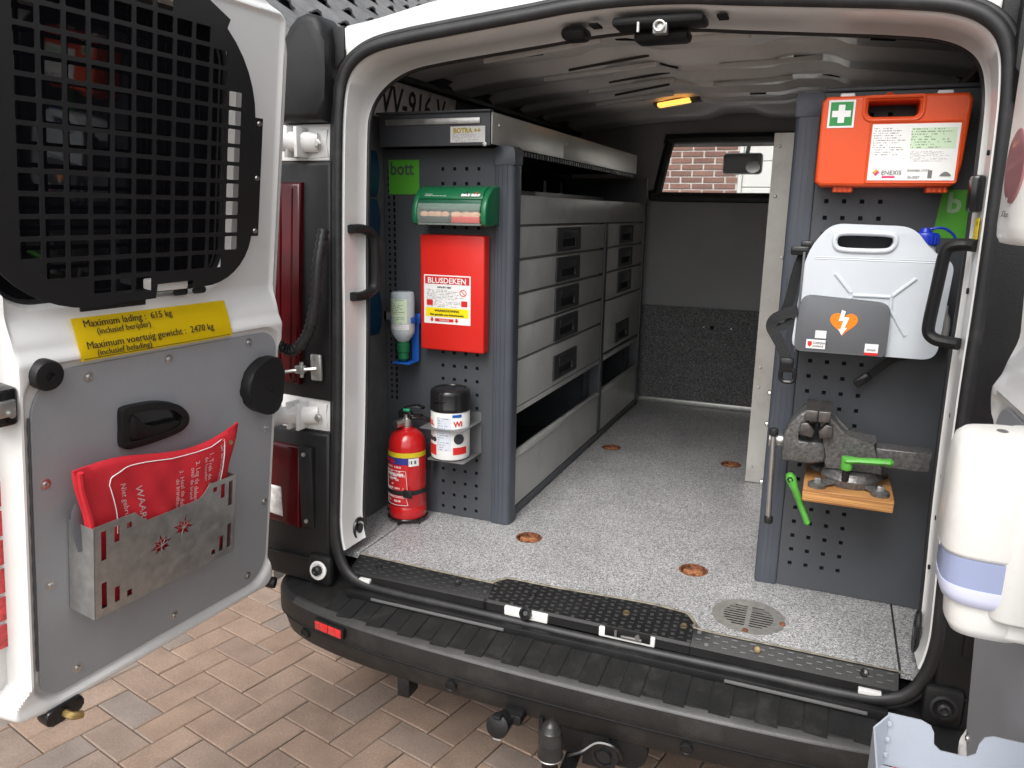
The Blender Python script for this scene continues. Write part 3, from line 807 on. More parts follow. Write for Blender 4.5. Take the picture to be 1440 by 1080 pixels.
for i, p in enumerate(PL):
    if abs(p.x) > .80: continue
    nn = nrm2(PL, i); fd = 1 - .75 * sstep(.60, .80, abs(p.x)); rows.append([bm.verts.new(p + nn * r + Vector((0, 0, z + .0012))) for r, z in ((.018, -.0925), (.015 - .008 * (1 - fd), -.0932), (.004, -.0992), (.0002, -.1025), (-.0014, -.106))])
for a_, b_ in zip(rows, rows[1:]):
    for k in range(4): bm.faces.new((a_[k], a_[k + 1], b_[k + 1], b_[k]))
add('lip_highlight', bm, mat('lip_highlight_plastic', (.048, .047, .046), .40, noise=.3, nscale=12, bump=.3, bscale=300, dirt=(.03, .03, .03), dirt_amt=.8, dscale=9), bumper, angle=28)  # paler strip: sky reflection on the lip chamfer, painted into its colour
bm = bmn(); tube(bm, [p + nrm2(PL, i) * .004 + Vector((0, 0, -.1585)) for i, p in enumerate(PL) if abs(p.x) < .93], .0045, 6); add('groove', bm, DARK, bumper)
# step pads moulded into the top of the bumper
pi_ = 0
for q in range(-14, 15):
    x = q * .0475
    lo_, hi_ = ((-.168, -.06) if q % 2 else (-.154, -.06))
    yb = -.209 + .05 * (abs(x) / .77) ** 2.6
    y0 = yb + (.014 if q % 2 else .026)
    bm = bmn()
    def zt(y): return -.0920 + (y - yb - .018) * .125
    f = [bm.verts.new((xx, yy, zt(yy) + h)) for h in (.0032 if q % 2 else .0018,) for xx, yy in ((x - .0225, y0), (x + .0225, y0), (x + .0225, -.075), (x - .0225, -.075))]
    g = [bm.verts.new((v.co.x, v.co.y, v.co.z - .008)) for v in f]
    bm.faces.new(f); bm.faces.new(g[::-1])
    for i in range(4): bm.faces.new((f[i], g[i], g[(i + 1) % 4], f[(i + 1) % 4]))
    bmesh.ops.bevel(bm, geom=[e for e in bm.edges if all(v in f for v in e.verts)], offset=.0014, segments=2, affect='EDGES')
    add('step_pad', bm, PADM, bumper)
# kick strip along the seam under the seal
bm = bmn(); box(bm, -.66, .66, -.092, -.074, -.085, -.058, .004); add('seam_strip', bm, BLKP, bumper)
for x0, x1 in ((-.58, -.20), (.33, .62)):
    bm = bmn(); box(bm, x0, x1, -.0965, -.090, -.0725, -.066, .001); add('body_flange', bm, mat('flange_grey', (.13, .13, .13), .4), bumper)
# reflectors, sensors
for sx in (-1, 1):
    ang = math.atan2(-.033, .18) if sx < 0 else math.atan2(.033, .18)
    Mr = F((-.652 if sx < 0 else .712, -.1815 if sx < 0 else -.168, -.126), (math.cos(ang), math.sin(ang), 0), (0, .0, 1))
    bm = bmn(); prism(bm, rrect(-.052, .052, -.0155, .0155, .004, 3), .010, Mr @ Matrix.Translation((0, 0, .0045)), .002); ro = add('reflector_bezel', bm, BLKP, bumper)
    bm = bmn(); prism(bm, rrect(-.046, -.001, -.0115, .0115, .002, 2), .008, Mr @ Matrix.Translation((0, 0, .0065)), .001); add('reflector', bm, REFL, bumper); bm = bmn(); prism(bm, rrect(.001, .046, -.0115, .0115, .002, 2), .008, Mr @ Matrix.Translation((0, 0, .0065)), .001)
    add('reflector', bm, REFL, bumper)
for x, y in ((-.76, -.139), (-.293, -.1975), (.272, -.198), (.76, -.139)):
    nn = Vector((-.16 if x < -.5 else .16 if x > .5 else 0, -1, -.25)).normalized()
    bm = bmn(); c = Vector((x, y, -.186)); lathe(bm, [(.0145, -.004), (.0145, .0035), (.0125, .0045), (.0115, .0025), (0, .003)], c, nn, 24); add('parking_sensor', bm, BLKP, bumper)

# tow bar and socket under the bumper
tb = empty('tow_bar', (0, -.22, -.25)); tb.parent = van; tb.matrix_local = WM[van].inverted() @ WM[tb]
bm = bmn(); prism(bm, rrect(-.062, .185, -.292, -.205, [.01, .04, .03, .01], 5), .02, FY(-.175), .004); box(bm, -.065, -.055, -.20, -.15, -.30, -.205); box(bm, .04, .10, -.19, -.05, -.30, -.22); add('mount_plate', bm, BLKP, tb)
bm = bmn(); tube(bm, smooth_path([(0.0, -.10, -.33), (.0, -.22, -.34), (-.012, -.262, -.29), (-.012, -.268, -.21)], 6), .018, 12); add('ball_neck', bm, BLKP, tb)
bm = bmn(); c = (-.012, -.268, -.240); lathe(bm, [(.010, -.030), (.021, -.010), (.0285, 0), (.029, .003), (.028, .006), (.0275, .036), (.0285, .037), (.0275, .040), (.0265, .054), (.0245, .061), (.0245, .064), (.022, .067), (.018, .077), (.017, .079), (.010, .085), (.004, .0885), (0, .089)], c, seg=32); add('ball_cap', bm, mat('ball_cap', (.022, .021, .021), .3, noise=.3, nscale=25), tb)
bm = bmn(); tube(bm, [(-.012 + .029 * math.cos(a / 10 * math.pi), -.268 + .029 * math.sin(a / 10 * math.pi), -.2405) for a in range(20)], .0017, 6, True); add('cap_ring', bm, STEEL, tb)
bm = bmn(); lathe(bm, [(.034, 0), (.034, .012), (.024, .014), (.024, .010), (.016, .010), (.016, .018), (.008, .019), (0, .019)], (.095, -.193, -.253), (0, -1, 0), 8); tube(bm, smooth_path([(.02, -.24, -.25), (.05, -.235, -.235), (.08, -.215, -.218), (.12, -.21, -.222), (.135, -.205, -.25)], 5), .004, 6); add('lock_knob', bm, GLOSSBLK, tb)
bm = bmn(); sheet(bm, .035, .075, -.222, -.208, FY(-.1785)); add('type_plate', bm, PRINT, tb)
so = empty('tow_socket', (-.14, -.24, -.25)); so.parent = van; so.matrix_local = WM[van].inverted() @ WM[so]
bm = bmn(); lathe(bm, [(.018, -.06), (.022, -.03), (.026, 0), (.026, .007), (.025, .009)], (-.142, -.250, -.212), (0, -1, .25), 24); box(bm, -.15, -.10, -.225, -.18, -.226, -.200, .006); add('socket_body', bm, GLOSSBLK, so)
bm = bmn(); lathe(bm, [(.027, 0), (.027, .006), (.023, .009), (0, .010)], (-.142, -.259, -.210), (0, -1, .25), 24); box(bm, -.152, -.132, -.272, -.250, -.188, -.179, .004); add('socket_lid', bm, BLKP, so)
bm = bmn(); box(bm, -.152, -.132, -.268, -.255, -.243, -.236, .003); add('lid_tab', bm, mat('socket_tab', (.35, .34, .32), .5), so)
bm = bmn(); box(bm, -.46, -.425, -.17, -.12, -.275, -.22, .004); add('bumper_bracket', bm, BLKP, van)

# rear corner pillars: black covers, white hinge recesses, lamps
def pillar(sx):
    def fx(L): return [(sx * x, z) for x, z in L] if sx > 0 else [(-x, z) for x, z in L]
    side = 'right' if sx > 0 else 'left'
    def piece(name, o, y0, dep, m, bev=.01, par=van, shear=True, **k):
        b_ = bmn(); o2 = fx(o); o2 = o2 if sx > 0 else o2[::-1]
        prism(b_, o2, dep, FY(y0), bev, 3)
        for v in b_.verts:
            v.co.y += .058 * v.co.z
            v.co.y += .10 * max(0, abs(v.co.x) - .84) ** 1.3 * 3.2
        return add(name, b_, m, par, **k)
    up_ = piece('pillar_cover', [(.735, 1.146), (.878, 1.146), (.876, 1.20), (.868, 1.27), (.855, 1.33), (.838, 1.372), (.815, 1.394), (.785, 1.402), (.755, 1.394), (.736, 1.372), (.728, 1.33), (.726, 1.26), (.728, 1.20)], -.090, .10, BLKP, .020)
    piece('cover_flap', [(.700, 1.30), (.738, 1.26), (.742, 1.372), (.703, 1.374)], -.045, .02, BLKP, .003, up_)
    piece('pillar_cover', [(.728, .436), (.962, .436), (.935, .70), (.905, 1.052), (.728, 1.052)], -.062, .07, BLKP, .012)
    tl = piece('tail_lamp', [(.822, .475), (.965, .475), (.945, .70), (.915, 1.0), (.812, 1.0), (.818, .75)], -.074, .06, TAILR, .012)
    for k in range(3):
        b_ = bmn(); x = sx * (.842 + k * .040); tube(b_, [(x - sx * .004, -.0725 + .058 * 1.0 + .10 * max(0, abs(x) - .84) ** 1.3 * 3.2, .985), (x + sx * .006, -.0725 + .058 * .5 + .10 * max(0, abs(x) - .84) ** 1.3 * 3.2, .49)], .0032, 6); add('lens_rib', b_, TAILR, tl)
    piece('pillar_cover', [(.735, -.085), (.972, -.085), (.968, .10), (.955, .352), (.730, .352)], -.062, .07, BLKP, .014)
    t2 = piece('tail_lamp', [(.826, .075), (.970, .075), (.962, .305), (.822, .305)], -.070, .05, TAILR, .010)
    piece('reversing_lamp', [(.884, .098), (.955, .098), (.955, .182), (.890, .182)], -.074, .02, TAILC, .008, t2)
    b_ = bmn(); box(b_, sx * .80 - .022, sx * .80 + .022, -.060, -.04, .08, .31, .004); lp = add('lamp_plate', b_, BLKP, van)
    for z in (.10, .29):
        b_ = bmn(); lathe(b_, [(.006, 0), (.006, .004), (.003, .005), (0, .004)], (sx * .802, -.060, z), (0, -1, 0), 10); add('bolt', b_, STEEL, lp)
    b_ = bmn(); box(b_, min(sx * .745, sx * .97), max(sx * .745, sx * .97), -.064, -.05, -.012, -.006, .002); add('cover_seam', b_, GLOSSBLK, van)
    # hinges
    for zc in (1.099, .394):
        he = empty('door_hinge', (sx * .80, -.03, zc)); he.parent = van; he.matrix_local = WM[van].inverted() @ WM[he]
        yb = .058 * zc
        b_ = bmn(); box(b_, min(sx * .725, sx * .90), max(sx * .725, sx * .90), yb - .045, yb - .015, zc - .045, zc + .045, .003); add('recess', b_, WHITE, he)
        b_ = bmn(); prism(b_, [(sx * .745, zc + .032), (sx * .755, zc), (sx * .745, zc - .036), (sx * .80, zc - .040), (sx * .80, zc + .036)][::(1 if sx > 0 else -1)], .010, FY(yb - .047), .003); add('leaf', b_, WHITE, he)
        b_ = bmn(); tube(b_, smooth_path([(sx * .775, yb - .05, zc), (sx * .83, yb - .075, zc), (sx * .86, yb - .10, zc), (sx * .855, yb - .15, zc)], 5), .011, 8, sy=2.2); add('arm', b_, WHITE, he)
        b_ = bmn(); box(b_, sx * .815 - .005, sx * .815 + .005, yb - .09, yb - .04, zc - .038, zc + .036, .002); box(b_, sx * .845 - .005, sx * .845 + .005, yb - .09, yb - .04, zc - .038, zc + .036, .002); add('bracket', b_, WHITE, he)
        b_ = bmn(); lathe(b_, [(.011, 0), (.011, .004), (.007, .006), (.007, .009), (0, .009)], (sx * .770, yb - .057, zc - .004), (0, -1, 0), 6); add('bolt', b_, ALU, he)
    # rubber stop and end boss beside the bumper
    b_ = bmn(); lathe(b_, [(.026, 0), (.026, .005), (.020, .007), (.016, .004), (0, .004)], (sx * .757, -.075, -.030), (0, -1, .2), 24); bo = add('stop_socket', b_, WHITE if sx < 0 else BLKP, van)
    b_ = bmn(); lathe(b_, [(.014, 0), (.013, .012), (.008, .016), (.004, .012), (0, .012)], (sx * .757, -.079, -.029), (0, -1, .2), 16); add('stop_rubber', b_, RUB, bo)
    b_ = bmn(); box(b_, sx * .757 - .038, sx * .757 + .038, -.074, -.05, -.075, .012, .014); add('stop_mount', b_, BLKP, bo)
pillar(-1); pillar(1)
# corrugated cable hose and check strap on the left pillar
bm = bmn(); hp = smooth_path([(-.722, -.050, .885), (-.722, -.078, .80), (-.730, -.085, .70), (-.755, -.09, .62), (-.795, -.10, .58), (-.835, -.115, .605), (-.855, -.13, .68), (-.865, -.14, .74)], 10)
tube(bm, hp, .012, 10, radii=[.0160 if i % 2 else .0115 for i in range(len(hp))]); add('cable_hose', bm, RUB, van, angle=80)
cs = empty('check_strap', (-.76, -.05, .53)); cs.parent = van; cs.matrix_local = WM[van].inverted() @ WM[cs]
bm = bmn(); box(bm, -.775, -.742, -.054, -.044, .495, .565, .004); add('strap_plate', bm, ALU, cs)
bm = bmn(); tube(bm, [(-.755, -.055, .528), (-.80, -.075, .524), (-.872, -.15, .516)], .0045, 6); add('strap_rod', bm, STEEL, cs)
bm = bmn(); box(bm, -.806, -.782, -.080, -.060, .515, .536, .003); cyl(bm, (-.79, -.07, .505), (-.79, -.07, .545), .005); add('strap_clevis', bm, ALU, cs)

# grab handles
for sx in (-1, 1):
    bm = bmn(); X = -.688; q = .110
    path = smooth_path([(X, .02, .885), (X - sx * .006, q - .045, .885), (X - sx * .010, q - .010, .872), (X - sx * .012, q, .845), (X - sx * .012, q, .755), (X - sx * .010, q - .010, .725), (X - sx * .006, q - .045, .712), (X, .02, .712)], 6)
    if sx > 0: path = smooth_path([(.714, .03, .888), (.700, .04, .889), (.682, .045, .888), (.668, .05, .880), (.663, .05, .862), (.658, .05, .80), (.653, .05, .735), (.655, .05, .712), (.668, .045, .701), (.688, .04, .698), (.708, .03, .697)], 4)
    tube(bm, path, .0135, 12, sx=1.2, sy=.9); add('grab_handle', bm, BLKP, van)
# little lamp on the right pillar
bm = bmn(); box(bm, .690, .716, .03, .07, .95, 1.02, .008); add('pillar_buffer', bm, GLOSSBLK, van)

# interior side linings, roof lining with bows
for sx in (-1, 1):
    bm = bmn(); box(bm, min(sx * .800, sx * .82), max(sx * .800, sx * .82), .15, 2.17, 0.001, 1.19); box(bm, min(sx * .80, sx * .86), max(sx * .80, sx * .86), .11, .149, -.02, 1.30)
    add('side_lining', bm, LINING, van)
    bm = bmn(); pr = [(.800, 1.19), (.790, 1.30), (.775, 1.325), (.74, 1.345)]
    r = [[bm.verts.new((sx * x, y, z)) for x, z in pr] for y in (.13, 2.17)]
    for k in range(3): bm.faces.new((r[0][k], r[0][k + 1], r[1][k + 1], r[1][k]))
    add('cant_rail', bm, LINING, van)
    bm = bmn(); tube(bm, [(sx * .765, .2, 1.318), (sx * .765, 2.15, 1.318)], .018, 8); add('cable_loom', bm, RUB, van)
bm = bmn(); NX, NY = 64, 220; gv = []
BOWS = [(.21, .06, .030), (.47, .065, .050), (.80, .065, .052), (1.12, .065, .052), (1.42, .06, .048), (1.68, .06, .044)]
def roofz(x, y):
    z = 1.418 - .055 * (abs(x) / .78) ** 2.6
    for yc, hw, d in BOWS:
        wv = hw * (1 + .35 * sstep(.25, .6, abs(x)))
        z -= d * (1 - sstep(wv * .82, wv * 1.22, abs(y - yc))) * (1 - .35 * sstep(.12, .2, abs(x - .1)) * (1 - sstep(.3, .36, abs(x - .1))))
    for yc in (.34, .635, .96, 1.27, 1.55):          # pressed fields between the bows
        z += .010 * (1 - sstep(.06, .10, abs(y - yc))) * sstep(.05, .12, abs(x)) * (1 - sstep(.45, .55, abs(x)))
    z -= .05 * sstep(1.86, 2.0, y) * (1 - .5 * sstep(-.15, -.05, -abs(x)))
    return z
for j in range(NY + 1):
    y = .165 + (2.172 - .165) * j / NY
    gv.append([bm.verts.new((-.79 + 1.58 * i / NX, y, roofz(-.79 + 1.58 * i / NX, y) if j else 1.352 - .06 * (abs(-.79 + 1.58 * i / NX) / .79) ** 4)) for i in range(NX + 1)])
for j in range(NY):
    for i in range(NX): bm.faces.new((gv[j][i], gv[j][i + 1], gv[j + 1][i + 1], gv[j + 1][i]))
rl = add('roof_lining', bm, ROOFW, van, angle=60)
def slot(x, y, lx, ly, m=DARK, dz=.0, h=.004, bev=0):
    b_ = bmn(); z = roofz(x, y) - dz; z1 = roofz(x + lx / 2, y); z0 = roofz(x - lx / 2, y)
    sl = math.atan2(z1 - z0, lx)
    box(b_, -lx / 2, lx / 2, -ly / 2, ly / 2, -h, h * .3, bev, M=Matrix.Translation((x, y, z)) @ Matrix.Rotation(-sl, 4, 'Y')); return b_
for x, y in ((-.36, .47), (-.10, .47), (.30, .47), (.52, .47), (-.40, .80), (-.05, .80), (.33, .80), (-.30, 1.12), (.10, 1.12), (.4, 1.12), (-.25, 1.42), (.15, 1.42)):
    add('roof_slot', slot(x, y - .03, .055, .012), DARK, rl)
for x, y, l in ((-.33, .47, .34), (.12, .47, .20), (-.26, .80, .36), (.24, .80, .28), (-.24, 1.12, .3), (.16, 1.12, .25), (-.3, 1.42, .3)):
    add('stiffener', slot(x, y - .052, l, .014, h=.012, bev=.004), ROOFW, rl)
    if x < 0: add('stiffener_gap', slot(x + .03, y - .062, l * .7, .006, h=.006), mat('roof_gap', (.06, .06, .06), .8), rl)
add('lamp_cover', slot(-.19, 1.66, .19, .07, h=.010), LINING, rl)
dl = add('dome_lamp', slot(-.20, 1.632, .13, .050, dz=.010, h=.012, bev=.004), AMBER, rl)
add('strip_lamp', slot(.27, 1.565, .34, .024, dz=.020, h=.014, bev=.003), LEDW, rl)
# header details: latch housing, buffer, slots
lt = empty('header_latch', (.065, .05, 1.33)); lt.parent = van; lt.matrix_local = WM[van].inverted() @ WM[lt]
HZ = 1.352
bm = bmn(); box(bm, -.03, .165, .045, .125, HZ - .022, HZ - .004, .006); add('housing', bm, BLKP, lt)
bm = bmn(); box(bm, .005, .125, .10, .165, HZ - .045, HZ - .02, .010); add('release', bm, BLKP, lt)
bm = bmn(); tube(bm, [(.075 + .011 * math.cos(a / 8 * math.pi), .042, HZ - .028 + .010 * math.sin(a / 8 * math.pi)) for a in range(16)], .003, 8, True); box(bm, .060, .090, .048, .07, HZ - .042, HZ - .016, .002); add('striker', bm, ALU, lt)
bm = bmn(); cyl(bm, (.030, .042, HZ - .038), (.030, .042, HZ - .018), .0035); add('latch_pin', bm, ALU, lt)
bm = bmn(); box(bm, -.160, -.100, .078, .145, HZ - .034, HZ - .005, .015, 3); add('header_buffer', bm, BLKP, van)
for x in (-.075, .20):
    bm = bmn(); box(bm, x - .010, x + .010, .06, .10, HZ - .014, HZ - .009); add('header_slot', bm, DARK, van)

# bulkhead with window
wl = [(-.365, 1.035), (-.360, 1.06), (-.318, 1.262), (-.29, 1.285), (.29, 1.285), (.318, 1.262), (.360, 1.06), (.365, 1.035), (.345, 1.018), (-.345, 1.018)]
wl = [(p.x, p.y) for p in smooth_path([(x, z, 0) for x, z in wl], 4, True)]
ol = [(-.85, -.02), (.85, -.02), (.85, 1.2), (.79, 1.36), (.4, 1.44), (-.4, 1.44), (-.79, 1.36), (-.85, 1.2)]
bh = add('bulkhead', plate(ol, [wl], .03, FY(2.18)), mat('bulkhead_grey', (.28, .28, .283), .62, noise=.08, nscale=4, bump=.15, bscale=400), van)
bm = bmn(); tube(bm, [(x, 2.176, z) for x, z in wl], .023, 8, True); add('window_rubber', bm, RUB, bh)
add('window_pane', plate(wl, [], .004, FY(2.188)), GLASS, bh)
bm = bmn(); box(bm, -.80, .80, 2.160, 2.176, .016, .49); add('lower_board', bm, CARPET, bh)
bm = bmn(); box(bm, -.80, .80, 2.148, 2.162, .001, .026, .002); add('floor_strip', bm, ALU, bh)
for x in (-.055, .035, -.145 + .05):
    bm = bmn(); cyl(bm, (x, 2.155, .40), (x, 2.162, .40), .010 if x == -.055 else .004, seg=10); add('board_plug', bm, DARK if x == -.055 else STEEL, bh)
# ================================================================== REAR DOORS (parts of the van)
def door_frame(H, d, nin, lean):
    d = Vector(d).normalized(); nin = Vector(nin).normalized(); u = (Vector((0, 0, 1)) + lean * nin).normalized()
    y = u.cross(d)
    return Matrix(((d.x, y.x, u.x, H[0]), (d.y, y.y, u.y, H[1]), (d.z, y.z, u.z, H[2]), (0, 0, 0, 1)))
aL = R_(3.4)
ML = door_frame((-.868, -.131, -.07), (-math.sin(aL), -math.cos(aL), 0), (math.cos(aL), -math.sin(aL), 0), .125)
aR = R_(2.0)
MR = door_frame((.779, -.195, -.07), (math.sin(aR), -math.cos(aR), 0), (-math.cos(aR), -math.sin(aR), 0), .055)
DW, DH = .745, 1.46
def rr_dist(s_, w_, x0, x1, y0, y1, r):
    qx = abs(s_ - (x0 + x1) / 2) - (x1 - x0) / 2 + r; qy = abs(w_ - (y0 + y1) / 2) - (y1 - y0) / 2 + r
    return -(min(max(qx, qy), 0) + math.hypot(max(qx, 0), max(qy, 0)) - r)          # >0 inside
def door_n(s_, w_):
    e = rr_dist(s_, w_, 0, DW, 0, DH, .05)
    fl_ = .012 + .055 * sstep(DW - .12, DW - .02, s_)
    low_ = 1 - sstep(.05, .10, w_)
    fl_ = fl_ * (1 - .75 * low_)
    n_ = -.042 * (1 - sstep(fl_, fl_ + .022 - .008 * low_, e))
    pd_ = rr_dist(s_, w_, .034, .668, .040, .728, .06)
    n_ += .013 * (1 - sstep(-.010, .002, pd_)) * sstep(fl_ + .004, fl_ + .02, e) * (1 - sstep(.735, .765, w_))
    n_ -= .030 * sstep(.755, .83, w_) * sstep(fl_, fl_ + .03, e)
    n_ -= .006 * sstep(.03, .06, w_) * (1 - sstep(.07, .10, w_)) * sstep(.3, .7, s_)
    wi = rr_dist(s_, w_, .172, .700, .831, 1.385, .09)
    n_ -= .032 * sstep(-.008, .004, wi)
    return n_
def make_door(name, M, sg, label, res):
    bm = bmn(); nx, ny = int(DW / res), int(DH / res); g = []
    for j in range(ny + 1):
        row = []
        for i in range(nx + 1):
            s_, w_ = DW * i / nx, DH * j / ny
            # round the corners
            for cx_, cy_, sx_, sy_ in ((.05, .05, -1, -1), (DW - .04, .04, 1, -1), (.12, DH - .12, -1, 1), (DW - .05, DH - .05, 1, 1)):
                r = cx_ if sx_ < 0 else DW - cx_
                if (s_ - cx_) * sx_ > 0 and (w_ - cy_) * sy_ > 0:
                    v = Vector((s_ - cx_, w_ - cy_)); m_ = max(abs(v.x), abs(v.y))
                    if v.length > 1e-9: v = v * (m_ / v.length); s_, w_ = cx_ + v.x, cy_ + v.y
            row.append(bm.verts.new((s_, sg * door_n(s_, w_), w_)))
        g.append(row)
    for j in range(ny):
        for i in range(nx): bm.faces.new((g[j][i], g[j][i + 1], g[j + 1][i + 1], g[j + 1][i]))
    rim = [g[0][i] for i in range(nx)] + [g[j][nx] for j in range(ny)] + [g[ny][i] for i in range(nx, 0, -1)] + [g[j][0] for j in range(ny, 0, -1)]
    bk = [bm.verts.new((v.co.x + (.006 if v.co.x > DW / 2 else -.004), -sg * .092, v.co.z)) for v in rim]
    for i in range(len(rim)): bm.faces.new((rim[i], rim[(i + 1) % len(rim)], bk[(i + 1) % len(rim)], bk[i]))
    bm.faces.new(bk)
    return add_at(name, bm, WHITE, van, WM[van].inverted() @ M, label=label)
dl_ = make_door('rear_door', ML, 1, 'left rear door swung open, grille over its dark window', .004)
dr_ = make_door('rear_door', MR, -1, 'right rear door swung open, carrying the dispensers', .010)
GD = WM[dl_]
def dadd(name, bm, m, parent=dl_, **k): return add(name, bm, m, parent, GD, **k)
W0 = .07                                           # w = z + .07 on the leaning door
# glass, seal, grille
bm = bmn(); prism(bm, [(-s_, w_) for s_, w_ in rrect(.167, .705, .826, 1.39, .09)][::-1], .004, FD(-.056)); dadd('window_glass', bm, GLASSD)
bm = bmn(); tube(bm, [(s_, -.054, w_) for s_, w_ in rrect(.174, .698, .833, 1.383, .085)], .006, 6, True); dadd('window_seal', bm, RUB)
def arc(cx_, cy_, rx, ry, a0, a1, n_=8): return [(cx_ + rx * math.cos(R_(a0 + (a1 - a0) * k / n_)), cy_ + ry * math.sin(R_(a0 + (a1 - a0) * k / n_))) for k in range(n_ + 1)]
GO = arc(.27, .965, .130, .118, 180, 262) + [(.300, .845), (.302, .862), (.392, .860), (.396, .832)] + arc(.525, .985, .208, .158, 258, 360, 12) + [(.735, 1.32)] + arc(.655, 1.34, .08, .09, 0, 90) + [(.40, 1.424)] + arc(.40, 1.194, .258, .230, 100, 178, 10)
def inside(p, poly):
    c = False; j = len(poly) - 1
    for i in range(len(poly)):
        (xi, yi), (xj, yj) = poly[i], poly[j]
        if (yi > p[1]) != (yj > p[1]) and p[0] < (xj - xi) * (p[1] - yi) / (yj - yi) + xi: c = not c
        j = i
    return c
cells = []
for ci in range(11):
    s1 = .667 - ci * .0448
    for rj in range(16):
        w1 = .848 + rj * .0372
        mg = .016
        if all(inside((a, b), GO) for a in (s1 + mg, s1 - .037 - mg * .6) for b in (w1 - mg, w1 + .0290 + mg)):
            cells.append([(-s_, w_) for s_, w_ in rrect(s1 - .037, s1, w1, w1 + .0292, .002, 1)])
gr = dadd('window_grille', plate([(-s_, w_) for s_, w_ in GO], cells, .003, FD(.006)), GRILLE)
for (s0, s1, w0, w1) in ((.118, .142, .95, 1.205),):
    bm = bmn(); box(bm, s0, s1, .003, .0055, w0, w1, .001, 1); dadd('grille_tab', bm, GRILLE, gr)
    for w_ in (w0 + .012, (w0 + w1) / 2, w1 - .012):
        b_ = bmn(); lathe(b_, [(.006, 0), (.005, .003), (0, .004)], (.130, .0055, w_), (0, 1, 0), 12); dadd('grille_screw', b_, STEEL, gr)
bm = bmn(); box(bm, .41, .55, -.012, -.006, .818, .830, .001); dadd('grille_tab', bm, GRILLE, gr)
bm = bmn(); box(bm, .22, .33, .003, .0055, 1.385, 1.408, .001, 1, M=Matrix.Translation((.275, 0, 1.396)) @ Matrix.Rotation(R_(-24), 4, 'Y') @ Matrix.Translation((-.275, 0, -1.396))); dadd('grille_tab', bm, GRILLE, gr)
bm = bmn(); box(bm, .306, .390, -.040, -.004, .842, .864, .004); dadd('notch_filler', bm, WHITE)  # added white filler behind the grille notch, standing in for the ledge
for s_ in (.262, .312):
    bm = bmn(); prism(bm, rrect(-s_ - .018, -s_ + .018, .826, .840, .006, 4), .004, FD(-.018), .001); dadd('rubber_plug', bm, RUB)
# yellow load label, bent over the ledge
bm = bmn(); rows = []
for w_, n_ in ((.731, .0150), (.745, .0125), (.760, .0060), (.775, .0008), (.790, -.006), (.806, -.0135)):
    rows.append([bm.verts.new((s_, n_ + .001, w_)) for s_ in (.568, .47, .38, .29, .198)])
for a_, b_ in zip(rows, rows[1:]):
    for k in range(4): bm.faces.new((a_[k], a_[k + 1], b_[k + 1], b_[k]))
bmesh.ops.solidify(bm, geom=bm.faces[:], thickness=.0006)
dadd('load_label', bm, YEL)
bm = bmn()
Mlo = F((0, .0190, .731), (-1, 0, 0), (0, -.32, .95))
text(bm, 'Maximum voertuig gewicht :  2470 kg', .0200, -.553, .0215, Mlo); text(bm, '(inclusief belading)', .0165, -.535, .0070, Mlo)
Mup = F((0, .0034, .7740), (-1, 0, 0), (0, -.40, .92))
text(bm, 'Maximum lading :  615 kg', .0195, -.548, .0165, Mup); text(bm, '(inclusief berijder)', .0165, -.525, .001, Mup)
dadd('label_lettering', bm, INK)
bm = bmn(); tube(bm, [(s_, .0158, .7345) for s_ in (.562, .38, .204)], .0005, 4); dadd('label_border', bm, INK)
# lower grey panel with rivets
PO_ = rrect(.042, .660, .048, .720, [.07, .045, .085, .05], 8)
pn = dadd('door_panel', plate([(-s_, w_) for s_, w_ in PO_][::-1], [], .006, FD(.006), .0015), DOORP)
bm = bmn(); lathe(bm, [(.0105, 0), (.0105, .0007), (.0062, .001), (.0058, .003), (.004, .0042), (.0015, .0035), (0, .0035)], (0, 0, 0), (0, 1, 0), 14); rme = finish(bm, 'rivet'); rme.materials.append(STEEL)
for s_, z in ((.547, .626), (.364, .63), (.136, .633), (.064, .404), (.058, .201), (.637, .437), (.633, .226), (.582, .012), (.339, .010), (.106, .008)):
    o = bpy.data.objects.new('rivet', rme); col.objects.link(o); o.parent = pn; o.matrix_local = Matrix.Translation((s_, .006, z + W0)); 
bm = bmn(); tube(bm, [(.6625, .003, w_ / 100) for w_ in range(12, 66, 2)], .003, 5, radii=[.002 + .0012 * (i % 2) for i in range(27)]); dadd('sealant_bead', bm, mat('sealant_dark', (.10, .10, .10), .8), pn)
# inner door handle
HO = [(.486, .548), (.486, .580), (.486, .612), (.478, .622), (.44, .622), (.395, .617), (.352, .602), (.327, .580), (.320, .562), (.328, .546), (.352, .537), (.40, .533), (.44, .532), (.477, .535)]
HO = [(p.x, p.y) for p in smooth_path([(a, b, 0) for a, b in HO], 4, True)]
HI = [(.470, .556), (.470, .580), (.468, .604), (.440, .607), (.40, .602), (.362, .590), (.342, .574), (.340, .560), (.356, .551), (.40, .547), (.44, .547), (.462, .549)]
HI = [(p.x, p.y) for p in smooth_path([(a, b, 0) for a, b in HI], 4, True)]
dh = dadd('door_handle', plate2([(-a, b) for a, b in HO], [[(-a, b) for a, b in HI]], .016, FD(.022), .003, 3), BLKP)
bm = bmn(); prism(bm, [(-a, b) for a, b in HI][::-1], .002, FD(.007)); dadd('handle_cup', bm, GLOSSBLK, dh)
LV = [(.466, .551), (.466, .600), (.452, .598), (.438, .580), (.42, .570), (.38, .566), (.350, .566), (.346, .556), (.40, .548)]
LV = [(p.x, p.y) for p in smooth_path([(a, b, 0) for a, b in LV], 3, True)]
bm = bmn(); prism(bm, [(-a, b) for a, b in LV], .013, FD(.021), .003); dadd('handle_lever', bm, BLKP, dh)
